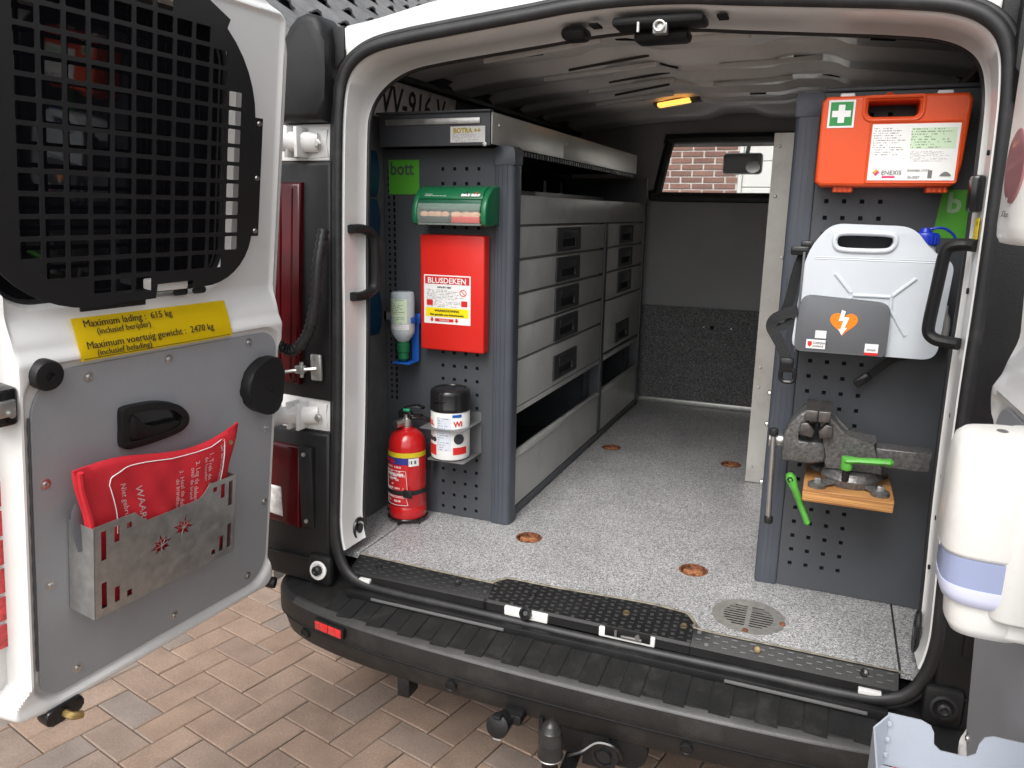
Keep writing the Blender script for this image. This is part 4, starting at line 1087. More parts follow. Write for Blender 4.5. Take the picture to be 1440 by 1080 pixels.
# rubber buffers
bm = bmn(); lathe(bm, [(.028, 0), (.028, .018), (.026, .022), (.022, .023), (.008, .023), (.007, .019), (0, .019)], (.638, .008, .655 + W0 - .005), (0, 1, 0), 28); dadd('rubber_buffer', bm, BLKP)
B2 = [(.046, .520), (.040, .60), (.050, .640), (.085, .652), (.130, .636), (.158, .600), (.152, .555), (.120, .522), (.080, .508)]
B2 = [(p.x, p.y) for p in smooth_path([(a, b + .012, 0) for a, b in B2], 4, True)]
bm = bmn(); prism(bm, [(-a, b) for a, b in B2], .030, FD(.036), .006, 3); b2 = dadd('rubber_buffer', bm, BLKP)
bm = bmn(); cyl(bm, (.085, .034, .585), (.085, .0375, .585), .006, seg=12); dadd('buffer_hole', bm, DARK, b2)
# latch, lock bolt, corner stop on the door edge
bm = bmn(); box(bm, .682, .732, -.035, .010, .635, .705, .008); lb = dadd('door_latch', bm, GLOSSBLK)
bm = bmn(); box(bm, .690, .735, -.01, .016, .655, .685, .003); cyl(bm, (.70, .005, .66), (.70, .02, .66), .006); dadd('latch_claw', bm, STEEL, lb)
bm = bmn(); prism(bm, [(-a, b) for a, b in rrect(.580, .660, -.010, .026, .012, 5)][::-1], .030, FD(.022), .004); lk = dadd('lower_lock', bm, GLOSSBLK)
bm = bmn(); tube(bm, smooth_path([(.622, .016, .006), (.619, .040, .006), (.602, .046, .001)], 4), .008, 8); dadd('lock_bolt', bm, mat('brass_bolt', (.42, .30, .12), .45, metal=.8, noise=.3, nscale=60), lk)
bm = bmn(); lathe(bm, [(.014, 0), (.016, .018), (.014, .024), (0, .025)], (.014, -.01, .012), (-.4, 1, 0), 16); dadd('corner_stop', bm, RUB)
# red reflective squares on the outer flange
for k in range(6):
    w_ = .175 + k * .0585
    bm = bmn(); prism(bm, [(-a, b) for a, b in rrect(.684, .7375, w_, w_ + .050, .005, 3)][::-1], .0012, FD(-.0385)); dadd('reflective_square', bm, REFL)

# right door furniture
GR = WM[dr_]
def FDr(n=0): return F((0, -n, 0), (1, 0, 0), (0, 0, 1))          # facing in on the right door: (u,v)=(s,w)
add('door_panel', plate([(s_, w_) for s_, w_ in rrect(.042, .66, .048, .720, [.07, .045, .05, .085], 8)], [], .006, FDr(.006), .0015), DOORP, dr_, GR)
for s_, w_ in ((.062, .10), (.075, .655), (.06, .40), (.35, .69), (.35, .075)):
    bm = bmn(); lathe(bm, [(.0105, 0), (.0105, .0007), (.0062, .001), (.0058, .003), (.004, .0042), (0, .0035)], (s_, -.006, w_), (0, -1, 0), 14); add('rivet', bm, STEEL, dr_, GR)
bm = bmn(); prism(bm, rrect(.200, .727, .867, 1.39, .09), .004, FDr(-.056)); add('window_glass', bm, GLASSD, dr_, GR)
bm = bmn(); tube(bm, [(s_, .054, w_) for s_, w_ in rrect(.207, .720, .874, 1.383, .085)], .008, 6, True); add('window_seal', bm, RUB, dr_, GR)

# ================================================================== THINGS ON THE LEFT DOOR
hd = empty('document_holder', (0, 0, 0), 'galvanised sheet metal pocket with cut-out slots screwed to left door panel', 'holder', M=GD @ Matrix.Translation((.415, .008, .228)))
S0, S1, WA, WB = .236, .596, .230, .426
fo = [(-S1, WA), (-S0, WA), (-S0, WB), (-.300, WB), (-.303, WB - .022), (-.315, WB - .028), (-.45, WB - .028), (-.463, WB - .022), (-.466, WB), (-S1, WB)]
fo = [(-S1, WA), (-S0, WA), (-S0, WB - .002), (-.315, WB - .002), (-.330, WB - .020), (-.345, WB - .028), (-.475, WB - .028), (-.490, WB - .016), (-.505, WB), (-S1, WB)]
hol = []
for (s_, w0, w1) in ((.575, .350, .412), (.546, .378, .412), (.518, .397, .410), (.575, .246, .302), (.546, .246, .280), (.518, .246, .260), (.252, .352, .412), (.275, .378, .412), (.298, .400, .412), (.252, .246, .306), (.275, .246, .284), (.298, .246, .258)):
    hol.append(rrect(-s_ - .006, -s_ + .006, w0, w1, .001, 1))
def maple(cx_, cy_, r, rot):
    pts = []
    prof = [1, .45, .8, .5, .95, .4, .72, .35, .55, .2, .55, .35, .72, .4, .95, .5, .8, .45]
    for k, p in enumerate(prof):
        a = R_(90 + rot + k * 360 / len(prof)); pts.append((cx_ + r * p * math.cos(a), cy_ + r * p * math.sin(a)))
    return pts
hol += [maple(-.440, .325, .030, 10), maple(-.385, .345, .030, -15)]
add('front_plate', plate(fo, hol, .0016, FD(.0800)), HOLD, hd, GD)
bm = bmn(); box(bm, S0, S1, .0085, .0784, WA - .0016, WA); add('bottom_plate', bm, HOLD, hd, GD)
bm = bmn(); box(bm, S1 - .0016, S1, .0085, .0800, WA, WB - .004); add('side_plate', bm, HOLD, hd, GD)
bm = bmn(); box(bm, S0, S0 + .0016, .0085, .0800, WA, WB - .004); add('side_plate', bm, HOLD, hd, GD)
bm = bmn()
for cx_, cy_, rt in ((-.440, .325, 10), (-.385, .345, -15)):
    for k in range(5):
        a = R_(90 + rt + (k - 2) * 40); p = (cx_, cy_); q = (cx_ + .017 * math.cos(a), cy_ + .017 * math.sin(a))
        tube(bm, [(-p[0], .0796, p[1]), (-q[0], .0796, q[1])], .0009, 5)
    tube(bm, [(-cx_, .0796, cy_), (-cx_ + .004, .0796, cy_ - .024)], .0012, 5)
add('leaf_vein', bm, HOLD, hd, GD)
# red folded blanket bag in the pocket
bag = empty('folded_bag', (0, 0, 0), 'red fabric bag with white print folded into the metal door pocket', 'bag', M=GD @ Matrix.Translation((.42, .04, .232)))
def bagtop(s_): t = (s_ - .215) / (.620 - .215); return .545 - .036 * math.sin(math.pi * min(1, t * 1.25)) ** 1 * (1 - t) - .0 * t - .006 * math.sin(5 * t) - .010 * t
bm = bmn(); NU, NV = 44, 26; fr_, bk_ = [], []
for j in range(NV + 1):
    v_ = j / NV; a_, b_ = [], []
    for i in range(NU + 1):
        u_ = i / NU
        s_ = .242 + (.590 - .242) * u_
        s_ += (.040 * (u_ - .42) * 1.2) * sstep(.55, 1., v_)
        w_ = .236 + (bagtop(s_) - .236) * v_
        th = .024 * (math.sin(math.pi * min(1, max(0, u_))) ** .35) * (1 - v_ ** 4) ** .6 + .0022
        wr = .0022 * math.sin(23 * u_ + 9 * v_) * math.sin(7 * v_ + 3 * u_) + .0016 * math.sin(41 * u_ - 13 * v_)
        nc = .042 + .022 * v_ - .012 * v_ * math.sin(2.2 * u_)
        a_.append(bm.verts.new((s_, nc + th + wr * (1 - v_ ** 6), w_))); b_.append(bm.verts.new((s_, nc - th, w_)))
    fr_.append(a_); bk_.append(b_)
for j in range(NV):
    for i in range(NU):
        bm.faces.new((fr_[j][i], fr_[j][i + 1], fr_[j + 1][i + 1], fr_[j + 1][i])); bm.faces.new((bk_[j][i + 1], bk_[j][i], bk_[j + 1][i], bk_[j + 1][i + 1]))
for i in range(NU):
    bm.faces.new((fr_[0][i + 1], fr_[0][i], bk_[0][i], bk_[0][i + 1])); bm.faces.new((fr_[NV][i], fr_[NV][i + 1], bk_[NV][i + 1], bk_[NV][i]))
for j in range(NV):
    bm.faces.new((fr_[j][0], fr_[j + 1][0], bk_[j + 1][0], bk_[j][0])); bm.faces.new((fr_[j + 1][NU], fr_[j][NU], bk_[j][NU], bk_[j + 1][NU]))
add('cloth', bm, REDC, bag, GD, angle=70)
def bagP(u_, v_):
    s_ = .242 + .348 * u_ + (.040 * (u_ - .42) * 1.2) * sstep(.55, 1., v_); w_ = .236 + (bagtop(s_) - .236) * v_
    th = .024 * (math.sin(math.pi * u_) ** .35) * (1 - v_ ** 4) ** .6 + .0022
    wr = .0022 * math.sin(23 * u_ + 9 * v_) * math.sin(7 * v_ + 3 * u_) + .0016 * math.sin(41 * u_ - 13 * v_)
    return Vector((s_, .042 + .022 * v_ - .012 * v_ * math.sin(2.2 * u_) + th + wr + .0012, w_))
def fit_on_bag(b_):         # text laid out in (u,v) is pressed onto the cloth
    for v in b_.verts: v.co = bagP(v.co.x, v.co.y)
    return b_
bm = bmn()
def btext(body, size, u_, v_):            # reads upward-slanted, turned 90 degrees as on the folded bag
    b2_ = bmn(); text(b2_, body, size, 0, 0, I4)
    for v in b2_.verts: v.co = Vector((u_ - v.co.y * .9, v_ - v.co.x * 1.15, 0))
    me = bpy.data.meshes.new('t'); b2_.to_mesh(me); b2_.free(); bm.from_mesh(me); bpy.data.meshes.remove(me)
btext('Branddeken', .060, .130, .93); btext('1. Trek de deken uit', .045, .215, .92); btext('de houder', .040, .245, .90); btext('2. Leg de deken', .045, .315, .90); btext('over de brand', .040, .345, .86)
btext('3. Haal de deken', .045, .420, .86); btext('de brandhaard', .040, .450, .80); btext('WAARSCHUWING', .070, .705, .80); btext('Niet gebruiken', .048, .790, .84)
fit_on_bag(bm); add('white_print', bm, WINK, bag, GD)
bm = bmn(); pth = [(.10, .40), (.10, .90), (.115, .95), (.15, .965), (.62, .955), (.80, .91), (.84, .86), (.845, .80), (.845, .50)]
tube(bm, [bagP(a, b) for a, b in [(p.x, p.y) for p in smooth_path([(a, b, 0) for a, b in pth], 6)]], .0011, 5); add('print_frame', bm, WINK, bag, GD)
bm = bmn(); c = bagP(.06, .90); lathe(bm, [(.0058, 0), (.0058, .0012), (.0035, .0018), (.003, .0002), (0, .0002)], c, (0, 1, .1), 16); add('eyelet', bm, mat('brass', (.55, .42, .22), .35, metal=.9), bag, GD)
bm = bmn(); tube(bm, [Vector((bagP(.985, v_ / 10).x + .002, .060 + .01 * v_ / 10, bagP(.985, v_ / 10).z)) for v_ in range(2, 11)], .006, 8); add('bag_binding', bm, REDC, bag, GD)
cl_ = bmn(); tube(cl_, smooth_path([(.588, .045, .37), (.597, .040, .42), (.590, .035, .45), (.575, .03, .44)], 5), .010, 8, sx=.35, sy=1.6); add('grey_cloth', cl_, AEDG, bag, GD)

# ================================================================== THINGS ON THE RIGHT DOOR
def superell(bm, cx_, cy_, rx, ry, prof, p=3.2, seg=40, M=I4):
    rings = []
    for sc, z in prof:
        ring = []
        for k in range(seg):
            a = 2 * math.pi * k / seg; c, s_ = math.cos(a), math.sin(a)
            ring.append(bm.verts.new(M @ Vector((cx_ + sc * rx * math.copysign(abs(c) ** (2 / p), c), cy_ + sc * ry * math.copysign(abs(s_) ** (2 / p), s_), z))))
        rings.append(ring)
    for A_, B_ in zip(rings, rings[1:]):
        for k in range(seg): bm.faces.new((A_[k], A_[(k + 1) % seg], B_[(k + 1) % seg], B_[k]))
    bm.faces.new(rings[0][::-1]); bm.faces.new(rings[-1])
    return bm
sd_ = empty('soap_dispenser', (.71, -.555, .372), 'cream soap dispenser with lilac liquid window on right door', 'dispenser')
SX, SY = .712, -.556
bm = bmn(); superell(bm, SX, SY, .078, .060, [(.90, .505), (.965, .506), (1., .512), (1., .615), (.985, .640), (.93, .656), (.82, .664), (.6, .668)], 3.6); add('cover', bm, CREAM, sd_, angle=60)
bm = bmn(); superell(bm, SX + .003, SY, .0765, .0585, [(.80, .436), (.93, .441), (.985, .452), (1., .470), (1.0, .5055)], 3.6); add('window', bm, LILAC, sd_, angle=60)
bm = bmn(); superell(bm, SX + .003, SY, .0769, .0589, [(.805, .4357), (.93, .4405), (.986, .452), (1., .462), (1., .465)], 3.6); add('liquid', bm, LILAC2, sd_, angle=60)
bm = bmn(); superell(bm, .745, SY, .050, .0625, [(.95, .425), (1., .43), (1., .650), (.96, .661), (.8, .667)], 5); add('back_case', bm, CREAM, sd_, angle=60)
bm = bmn(); superell(bm, SX - .010, SY - .006, .052, .040, [(.55, .386), (.80, .390), (.95, .404), (1., .437)], 3.); box(bm, .715, .772, -.60, -.51, .392, .437, .010); add('push_bar', bm, CREAM, sd_, angle=60)
for x in (.690, .722):
    bm = bmn(); lathe(bm, [(.011, 0), (.009, .001), (.006, .0012), (0, .0008)], (x, SY, .6675), (0, 0, 1), 16, 1., .7); add('lock_slot', bm, mat('grey_lock', (.12, .12, .12), .4), sd_)
bm = bmn(); sheet(bm, -.012, .014, .505, .518, F((SX - .0772, SY, 0), (0, -1, 0), (0, 0, 1))); add('maker_mark', bm, PRINT, sd_)
td = empty('towel_dispenser', (.72, -.50, .90), 'large cream towel dispenser with oval window high on right door', 'dispenser')
bm = bmn(); superell(bm, .745, -.47, .078, .105, [(.80, .905), (.93, .907), (.985, .916), (1., .932), (1.0, 1.15), (.985, 1.21), (.93, 1.255), (.80, 1.285), (.5, 1.30)], 2.7, 56); add('cover', bm, CREAM, td, angle=60)
bm = bmn(); box(bm, .775, .800, -.585, -.36, .91, 1.29, .01); add('back_case', bm, CREAM, td)
Mo = F((.6690, -.506, 1.005), (.18, -.98, 0), (0, 0, 1))
bm = bmn(); prism(bm, ellipse(0, 0, .028, .047, 32), .006, Mo @ Matrix.Translation((0, 0, .0025)), .0015); add('level_window', bm, mat('window_reflection', (.42, .20, .21), .07, metal=.3), td)  # reddish base colour paints in the reflection of the first aid case
bm = bmn(); text(bm, 'Xibu', .012, -.016, -.064, Mo @ Matrix.Translation((0, 0, .0032))); add('maker_mark', bm, GINK, td)
# grey sheet metal tray low on the right door
tr = empty('tray', (.68, -.75, .17), 'pale grey sheet metal tray with notched rim low on right door', 'tray')
def wallp(M, o): return plate(o, [], .0025, M)
YF = -.60
o_ = [(.598, .172), (.790, .172), (.790, .254), (.727, .254), (.717, .249), (.712, .238), (.710, .222), (.700, .214), (.668, .214), (.659, .222), (.657, .240), (.652, .249), (.640, .254), (.598, .254)]
add('rim_plate', plate(o_, [], .0025, FY(YF)), TRAYG, tr)
add('rim_plate', plate([(.0, .172), (.030, .172), (.030, .243), (.0, .252)], [], .0025, F((.598, YF, 0), (-.62, -.78, 0), (0, 0, 1)) @ Matrix.Translation((0, 0, 0))), TRAYG, tr)
bm = bmn(); box(bm, .5785, .581, -1.05, YF - .024, .172, .243); add('rim_plate', bm, TRAYG, tr)
bm = bmn(); box(bm, .581, .790, -1.05, YF - .003, .170, .1725); add('tray_floor', bm, TRAYG, tr)
bm = bmn(); box(bm, .7875, .790, -1.05, YF - .003, .1725, .25); add('rim_plate', bm, TRAYG, tr)
bm = bmn(); lathe(bm, [(.008, 0), (.0075, .0015), (.004, .0028), (0, .003)], (.607, YF - .022, .1725), seg=16); add('rivet', bm, STEEL, tr)
for z in (.19, .215, .24):
    bm = bmn(); lathe(bm, [(.004, 0), (.003, .003), (0, .0035)], (.601, YF - .003, z), (0, -1, 0), 10); add('weld_spot', bm, TRAYG, tr)
bm = bmn(); box(bm, .785, .80, -.72, -.66, .36, .385, .004); add('door_clip', bm, TRAYG, dr_)
# ================================================================== RACKING
def sq(u, v, h=.0048): return [(u - h, v - h), (u + h, v - h), (u + h, v + h), (u - h, v + h)]
rk = empty('drawer_cabinet', (-.59, 1.2, 0), 'tall dark grey cabinet with aluminium drawers along left side of the van', 'cabinet')
holes = []
COLS = [-.602, -.564, -.526, -.488]
for z in [1.052 - .041 * k for k in range(26)]:
    for x in COLS: holes.append(sq(x, z))
for k in range(38):
    z = .36 + k * .0185
    holes.append(ellipse(-.782, z, .0045, .0045, 8)); holes.append(rrect(-.768, -.760, z - .0062, z + .0062, .001, 1))
add('end_panel', plate([(-.798, .002), (-.436, .002), (-.436, 1.108), (-.798, 1.108)], holes, .002, FY(.366)), RACK, rk)
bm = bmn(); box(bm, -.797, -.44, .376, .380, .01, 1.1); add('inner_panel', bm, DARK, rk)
bm = bmn(); prism(bm, rrect(-.4355, -.376, .358, .412, [.006, .016, .004, .004], 5), 1.062, F((0, 0, 1.063), (1, 0, 0), (0, 1, 0))); 
for x in (-.425, -.412, -.398): box(bm, x - .0012, x + .0012, .3565, .359, .003, 1.06)
post = add('corner_post', bm, POST, rk)
bm = bmn(); prism(bm, rrect(-.4375, -.374, .062 + 1.0, 1.113, [.002, .002, .016, .012], 5), .058, FY(.3555), .003); add('post_cap', bm, POST, post)
# carcass
bm = bmn(); box(bm, -.797, -.79, .381, 2.06, .01, 1.1); add('back_panel', bm, DARK, rk)
bm = bmn(); box(bm, -.78, -.395, 1.358, 1.392, .005, .90); 
add('divider', bm, RACK, rk)
bm = bmn(); box(bm, -.79, -.385, 2.036, 2.066, .002, 1.098, .003); add('far_panel', bm, RACK, rk)
bm = bmn(); box(bm, -.396, -.386, 1.358, 1.394, .04, .895, .002); add('upright', bm, RACK, rk)
bm = bmn(); box(bm, -.79, -.388, .413, 2.035, .004, .030, .003); add('plinth', bm, RACK, rk)
bm = bmn(); box(bm, -.786, -.405, .413, 2.035, .9, .904); add('shelf', bm, DARK, rk)
bm = bmn(); box(bm, -.405, -.391, .413, 2.034, .899, .984, .004); box(bm, -.43, -.405, .413, 2.034, .978, .984, .002); add('shelf_lip', bm, DRAW, rk)
bm = bmn(); box(bm, -.785, -.76, .50, 2.03, .985, 1.02); box(bm, -.60, -.592, 1.1, 2.03, .985, 1.010); add('shelf_rail', bm, DRAW, rk)
for y in (1.30, 1.72, 1.95):
    bm = bmn(); box(bm, -.788, -.783, y, y + .03, 1.02, 1.075, .002); add('hook_plate', bm, ALU, rk)
A_ROWS = [(.800, .895), (.699, .796), (.599, .695), (.499, .595), (.350, .495)]
B_ROWS = [(.802, .895), (.702, .798), (.584, .698), (.362, .580)]
def drawer(y0, y1, z0, z1, py0, py1, low=False):
    bm = bmn(); box(bm, -.412, -.390, y0 + .002, y1 - .002, z0 + .002, z1 - .002, .004); box(bm, -.415, -.408, y0 - .002, y1 + .002, z0 - .002, z1 + .002)
    d_ = add('drawer', bm, DRAW, rk)
    zz1 = z1 - .008; zz0 = max(z0 + .008, z1 - .098)
    if low: zz0 = z0 + .020; zz1 = zz0 + .086
    yc = (py0 + py1) / 2
    o = [(py0, zz0), (py1, zz0), (py1 - .004, zz1), (py0 + .004, zz1)]
    cavity = rrect(yc - .075, yc + .075, zz0 + .014, zz0 + .040, .004, 2)
    b_ = plate(o, [cavity], .012, FX(-.3835), .003)
    p_ = add('drawer_pull', b_, PULL, d_)
    b_ = bmn(); box(b_, -.3925, -.3895, yc - .076, yc + .076, zz0 + .013, zz0 + .041); add('pull_pocket', b_, DARK, d_)
    b_ = bmn(); box(b_, -.386, -.3815, yc - .078, yc + .078, zz0 + .044, zz1 - .012, .003); add('pull_window', b_, mat('pull_face', (.028, .029, .032), .35), d_)
for i, (z0, z1) in enumerate(A_ROWS): drawer(.414, 1.356, z0, z1, .765, 1.025, i == 4)
for i, (z0, z1) in enumerate(B_ROWS): drawer(1.396, 2.034, z0, z1, 1.575, 1.815, i == 3)
for y0, y1 in ((.414, 1.356), (1.396, 2.034)):
    bm = bmn(); box(bm, -.409, -.391, y0, y1, .330, .349, .003); add('rail', bm, DRAW, rk)
    bm = bmn(); prism(bm, [(-.420, .034), (-.391, .034), (-.391, .188), (-.386, .193), (-.386, .206), (-.398, .209), (-.420, .196)][::-1], y1 - y0, F((0, y1, 0), (-1, 0, 0), (0, 0, 1)) @ Matrix.Diagonal((-1, 1, 1, 1)) if False else F((0, y0, 0), (1, 0, 0), (0, 0, 1)), .001)
    add('flap', bm, DRAW, rk)
    hh = [sq(y1 - .03 - .022 * (k % 2), .215 + .02 * (k // 2), .005) for k in range(10)]
    add('perforated_side', plate([(-.5 + 0, 0)], [], .001) if False else plate([(y1 - .08, .20), (y1, .20), (y1, .33), (y1 - .08, .33)], hh, .002, FX(-.43)), RACK, rk)
# top tray
bm = bmn(); box(bm, -.424, -.420, .302, .905, 1.1135, 1.196, .0015); add('tray_front', bm, TRAYA, rk)
bm = bmn(); box(bm, -.424, -.420, .908, 1.96, 1.1135, 1.196, .0015); add('tray_front', bm, TRAYA, rk)
bm = bmn(); box(bm, -.765, -.424, .306, 1.96, 1.1135, 1.118); add('tray_bottom', bm, DARK, rk)
bm = bmn(); box(bm, -.765, -.761, .306, 1.96, 1.118, 1.190); add('tray_back', bm, RACK, rk)
bm = bmn(); box(bm, -.768, -.4235, .296, .3018, 1.1095, 1.2005, .002); te = add('tray_end', bm, RACK, rk)
bm = bmn(); box(bm, -.745, -.452, .290, .2955, 1.166, 1.182, .001); add('tray_strip', bm, ALU, te)
bm = bmn(); box(bm, -.772, -.4195, .286, .310, 1.196, 1.2015, .001); add('tray_rim', bm, RACK, te)
Ms = FY(.2955)
bm = bmn(); sheet(bm, -.542, -.438, 1.118, 1.160, Ms, .0008); add('sticker', bm, PAPER, te)
bm = bmn(); text(bm, 'BOTRA ++', .0185, -.533, 1.1425, Ms @ Matrix.Translation((0, 0, .0012)), bold=.0006, sx=.95); add('sticker_lettering', bm, GOLD, te)
bm = bmn(); sheet(bm, -.536, -.444, 1.1195, 1.1405, Ms, .0013, .0002); add('sticker_print', bm, PRINT, te)
for y in (.35, .93):
    bm = bmn(); lathe(bm, [(.006, 0), (.005, .003), (0, .0035)], (-.420, y, 1.165), (1, 0, 0), 12); add('tray_bolt', bm, STEEL, rk)
bm = bmn(); lathe(bm, [(.006, 0), (.006, .004), (0, .005)], (-.438, .295, 1.1125), (0, -1, 0), 12); add('tray_bolt', bm, STEEL, rk)
# perforated underside of the tray shows as dark mesh
bm = bmn()
for k in range(60):
    y = .44 + k * .025; box(bm, -.43, -.426, y, y + .012, 1.098, 1.112)
add('tray_mesh', bm, RACK, rk, kind='stuff')
# green maker sign on the end panel
bm = bmn(); sheet(bm, -.780, -.6785, .980, 1.078, FY(.3655), .0006, .0005); add('maker_sign', bm, LIME, rk)
bm = bmn(); text(bm, 'bott', .052, -.775, 1.036, FY(.3645), bold=.0011, sx=.88); add('sign_lettering', bm, mat('sign_grey', (.06, .075, .065), .5), rk)

rr_ = empty('perforated_rack', (.58, .6, 0), 'dark grey perforated rack end with ribbed post on right side of the van', 'rack')
holes = []
for x in (.434, .4722, .5104, .5486):
    for k in range(31): holes.append(sq(x, .0655 + .0378 * k))
add('end_panel', plate([(.406, .002), (.840, .002), (.840, 1.19), (.79, 1.212), (.406, 1.212)], holes, .002, FY(.295)), RACK, rr_)
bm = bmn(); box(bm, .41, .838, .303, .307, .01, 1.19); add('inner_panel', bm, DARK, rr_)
bm = bmn(); prism(bm, rrect(.350, .4055, .289, .345, [.014, .004, .004, .004], 5), 1.16, F((0, 0, 1.162), (1, 0, 0), (0, 1, 0)))
for x in (.362, .3745, .387, .399): box(bm, x - .0012, x + .0012, .2875, .290, .003, 1.16)
p2_ = add('corner_post', bm, POST, rr_)
bm = bmn(); prism(bm, rrect(.348, .4075, 1.161, 1.216, [.002, .002, .008, .014], 5), .060, FY(.2865), .003); add('post_cap', bm, POST, p2_)
bm = bmn(); box(bm, .41, .79, .2865, .34, 1.2125, 1.222, .003); add('top_rail', bm, RACK, rr_)
bm = bmn(); box(bm, .42, .82, .40, 1.06, .0, 1.19); add('carcass', bm, RACK, rr_)
al = add('aluminium_plate', plate([(.2435, .003), (.46, .003), (.46, 1.202), (.2435, 1.202)], [], .003, FY(1.09)), mat('plate_aluminium', (.60, .585, .55), .42, metal=.8, noise=.10, nscale=9, rnoise=.1, dirt=(.34, .31, .27), dirt_amt=.6, dscale=8), rr_)
for z in (.06, .35, .42, .55, .80, 1.0, 1.16):
    bm = bmn(); lathe(bm, [(.006, 0), (.005, .002), (0, .003)], (.262 if z < .5 or z > .9 else .300, 1.087, z), (0, -1, 0), 10); add('rivet', bm, STEEL, al)
for z in (.265, .42, .50):
    bm = bmn(); lathe(bm, [(.008, 0), (.008, .004), (.004, .006), (0, .006)], (.348, .315, z), (-1, 0, 0), 10); add('side_bolt', bm, STEEL, rr_)
bm = bmn(); prism(bm, [(.662, .895), (.735, .895), (.735, 1.0), (.672, 1.0)], .0006, FY(.2935)); add('maker_sign', bm, LIME, rr_)
bm = bmn(); text(bm, 'b', .060, .682, .952, FY(.2925), bold=.0016); add('sign_lettering', bm, mat('sign_pale', (.28, .45, .24), .5), rr_)
bm = bmn(); box(bm, .688, .698, .2915, .2945, 1.13, 1.19, .002); add('lock_plate', bm, ALU, rr_)

# ================================================================== THINGS ON AND BY THE LEFT RACK END
# number plate on the left wall
npl = empty('licence_plate', (-.785, .54, 1.19), 'white licence plate reading VV-916-V high on inner left wall', 'licence plate')
Mp = F((-.7865, .29, 1.196), (0, 1, 0), (.10, 0, 1))
bm = bmn(); prism(bm, rrect(0, .52, 0, .110, .008, 4), .0015, Mp, .0004); add('plate', bm, mat('plate_white', (.80, .78, .75), .45, dirt=(.3, .27, .25), dirt_amt=.5, dscale=14), npl)
bm = bmn(); text(bm, 'VV-916-V', .112, .038, .014, Mp @ Matrix.Translation((0, 0, .0008)), bold=.0015, sx=.90); add('lettering', bm, INK, npl)
bm = bmn(); tube(bm, [Mp @ Vector((u, v, .001)) for u, v in rrect(.003, .517, .003, .107, .006, 4)], .0012, 5, True); add('border', bm, INK, npl)
bm = bmn(); lathe(bm, [(.006, 0), (.005, .002), (0, .0025)], Mp @ Vector((.33, .098, 0)), (1, 0, 0), 10); add('fixing_screw', bm, STEEL, npl)

# blue bins behind the left pillar
for k in range(4):
    z = .565 + k * .135
    bn = empty('storage_bin', (-.776, .26, z), ['blue storage bin behind left pillar, lowest of four', 'blue storage bin behind left pillar, second from the bottom', 'blue storage bin behind left pillar, third from the bottom', 'blue storage bin behind left pillar, topmost of four'][k], 'storage bin', 'blue bins on the left wall')
    bm = bmn(); pts = [(-.799, .002), (-.793, .004), (-.786, .03), (-.783, .07), (-.786, .105), (-.793, .129), (-.799, .131)]
    prism(bm, [(x, z + h) for x, h in pts], .11, FY(.21), .002); add('bin_body', bm, TEAL, bn)
    bm = bmn(); tube(bm, [(x, .2095, z + h) for x, h in smooth_path([(a, b, 0) for a, b in pts[1:-1]], 4) and [(p.x, p.y) for p in smooth_path([(a, b, 0) for a, b in pts[1:-1]], 4)]], .0018, 6); add('bin_lip', bm, mat('bin_lip', (.55, .62, .68), .4), bn)

# plaster dispenser
pd = empty('plaster_dispenser', (-.534, .32, .895), 'green wall plaster dispenser with clear flap above the red blanket case', 'dispenser')
o = [(.365, .897), (.285, .893), (.268, .900), (.262, .918), (.266, .945), (.280, .972), (.300, .992), (.325, 1.003), (.365, 1.005)]
def sideprism(bm, o, x0, x1, bev=.004):
    prism(bm, [(-y, z) for y, z in o], x1 - x0, F((x0, 0, 0), (0, -1, 0), (0, 0, 1)), bev, 2); return bm
# end cheeks and top hood
for x0, x1 in ((-.6485, -.6320), (-.4375, -.4200)):
    bm = bmn(); prism(bm, [(y, z) for y, z in o][::-1], x1 - x0, F((x1, 0, 0), (0, 1, 0), (0, 0, 1)), .005, 3); add('cheek', bm, GREEN, pd)
ho = [(.365, .968), (.284, .962), (.280, .969), (.288, .985), (.305, .997), (.326, 1.0035), (.365, 1.0045)]
bm = bmn(); prism(bm, ho[::-1], .196, F((-.4370, 0, 0), (0, 1, 0), (0, 0, 1)), .002, 2); hood = add('hood', bm, GREEN, pd)
bm = bmn(); box(bm, -.632, -.4375, .335, .362, .897, .97); add('back', bm, GREEN, pd)
bm = bmn(); box(bm, -.632, -.4375, .270, .335, .896, .902, .001); add('bottom_tray', bm, CLEARP, pd)
bm = bmn(); pts = [(.2715, .955), (.266, .940), (.2635, .92), (.268, .903)]
pts = [(p.x, p.y) for p in smooth_path([(a, b, 0) for a, b in pts], 4)]
r = [[bm.verts.new((x, y, z)) for y, z in pts] for x in (-.630, -.439)]
for k in range(len(pts) - 1): bm.faces.new((r[0][k], r[0][k + 1], r[1][k + 1], r[1][k]))
bmesh.ops.solidify(bm, geom=bm.faces[:], thickness=.0015); add('clear_flap', bm, CLEARP, pd)
bm = bmn(); box(bm, -.631, -.438, .274, .30, .938, .964, .002); add('flap_head', bm, mat('green_dark', (.02, .10, .06), .25), pd)
bm = bmn(); Mh = F((-.62, .2885, .982), (1, 0, 0), (0, .75, .66)); text(bm, 'Salvequick', .012, .005, .004, Mh); text(bm, 'PLASTER', .006, .005, -.006, Mh); text(bm, 'Refill 6036 / 6444 wash clean apply', .0048, .005, -.012, Mh); text(bm, 'pull down and tear', .0048, .085, .008, Mh); text(bm, 'one handed use', .0048, .085, .002, Mh); add('hood_lettering', bm, WINK, pd)
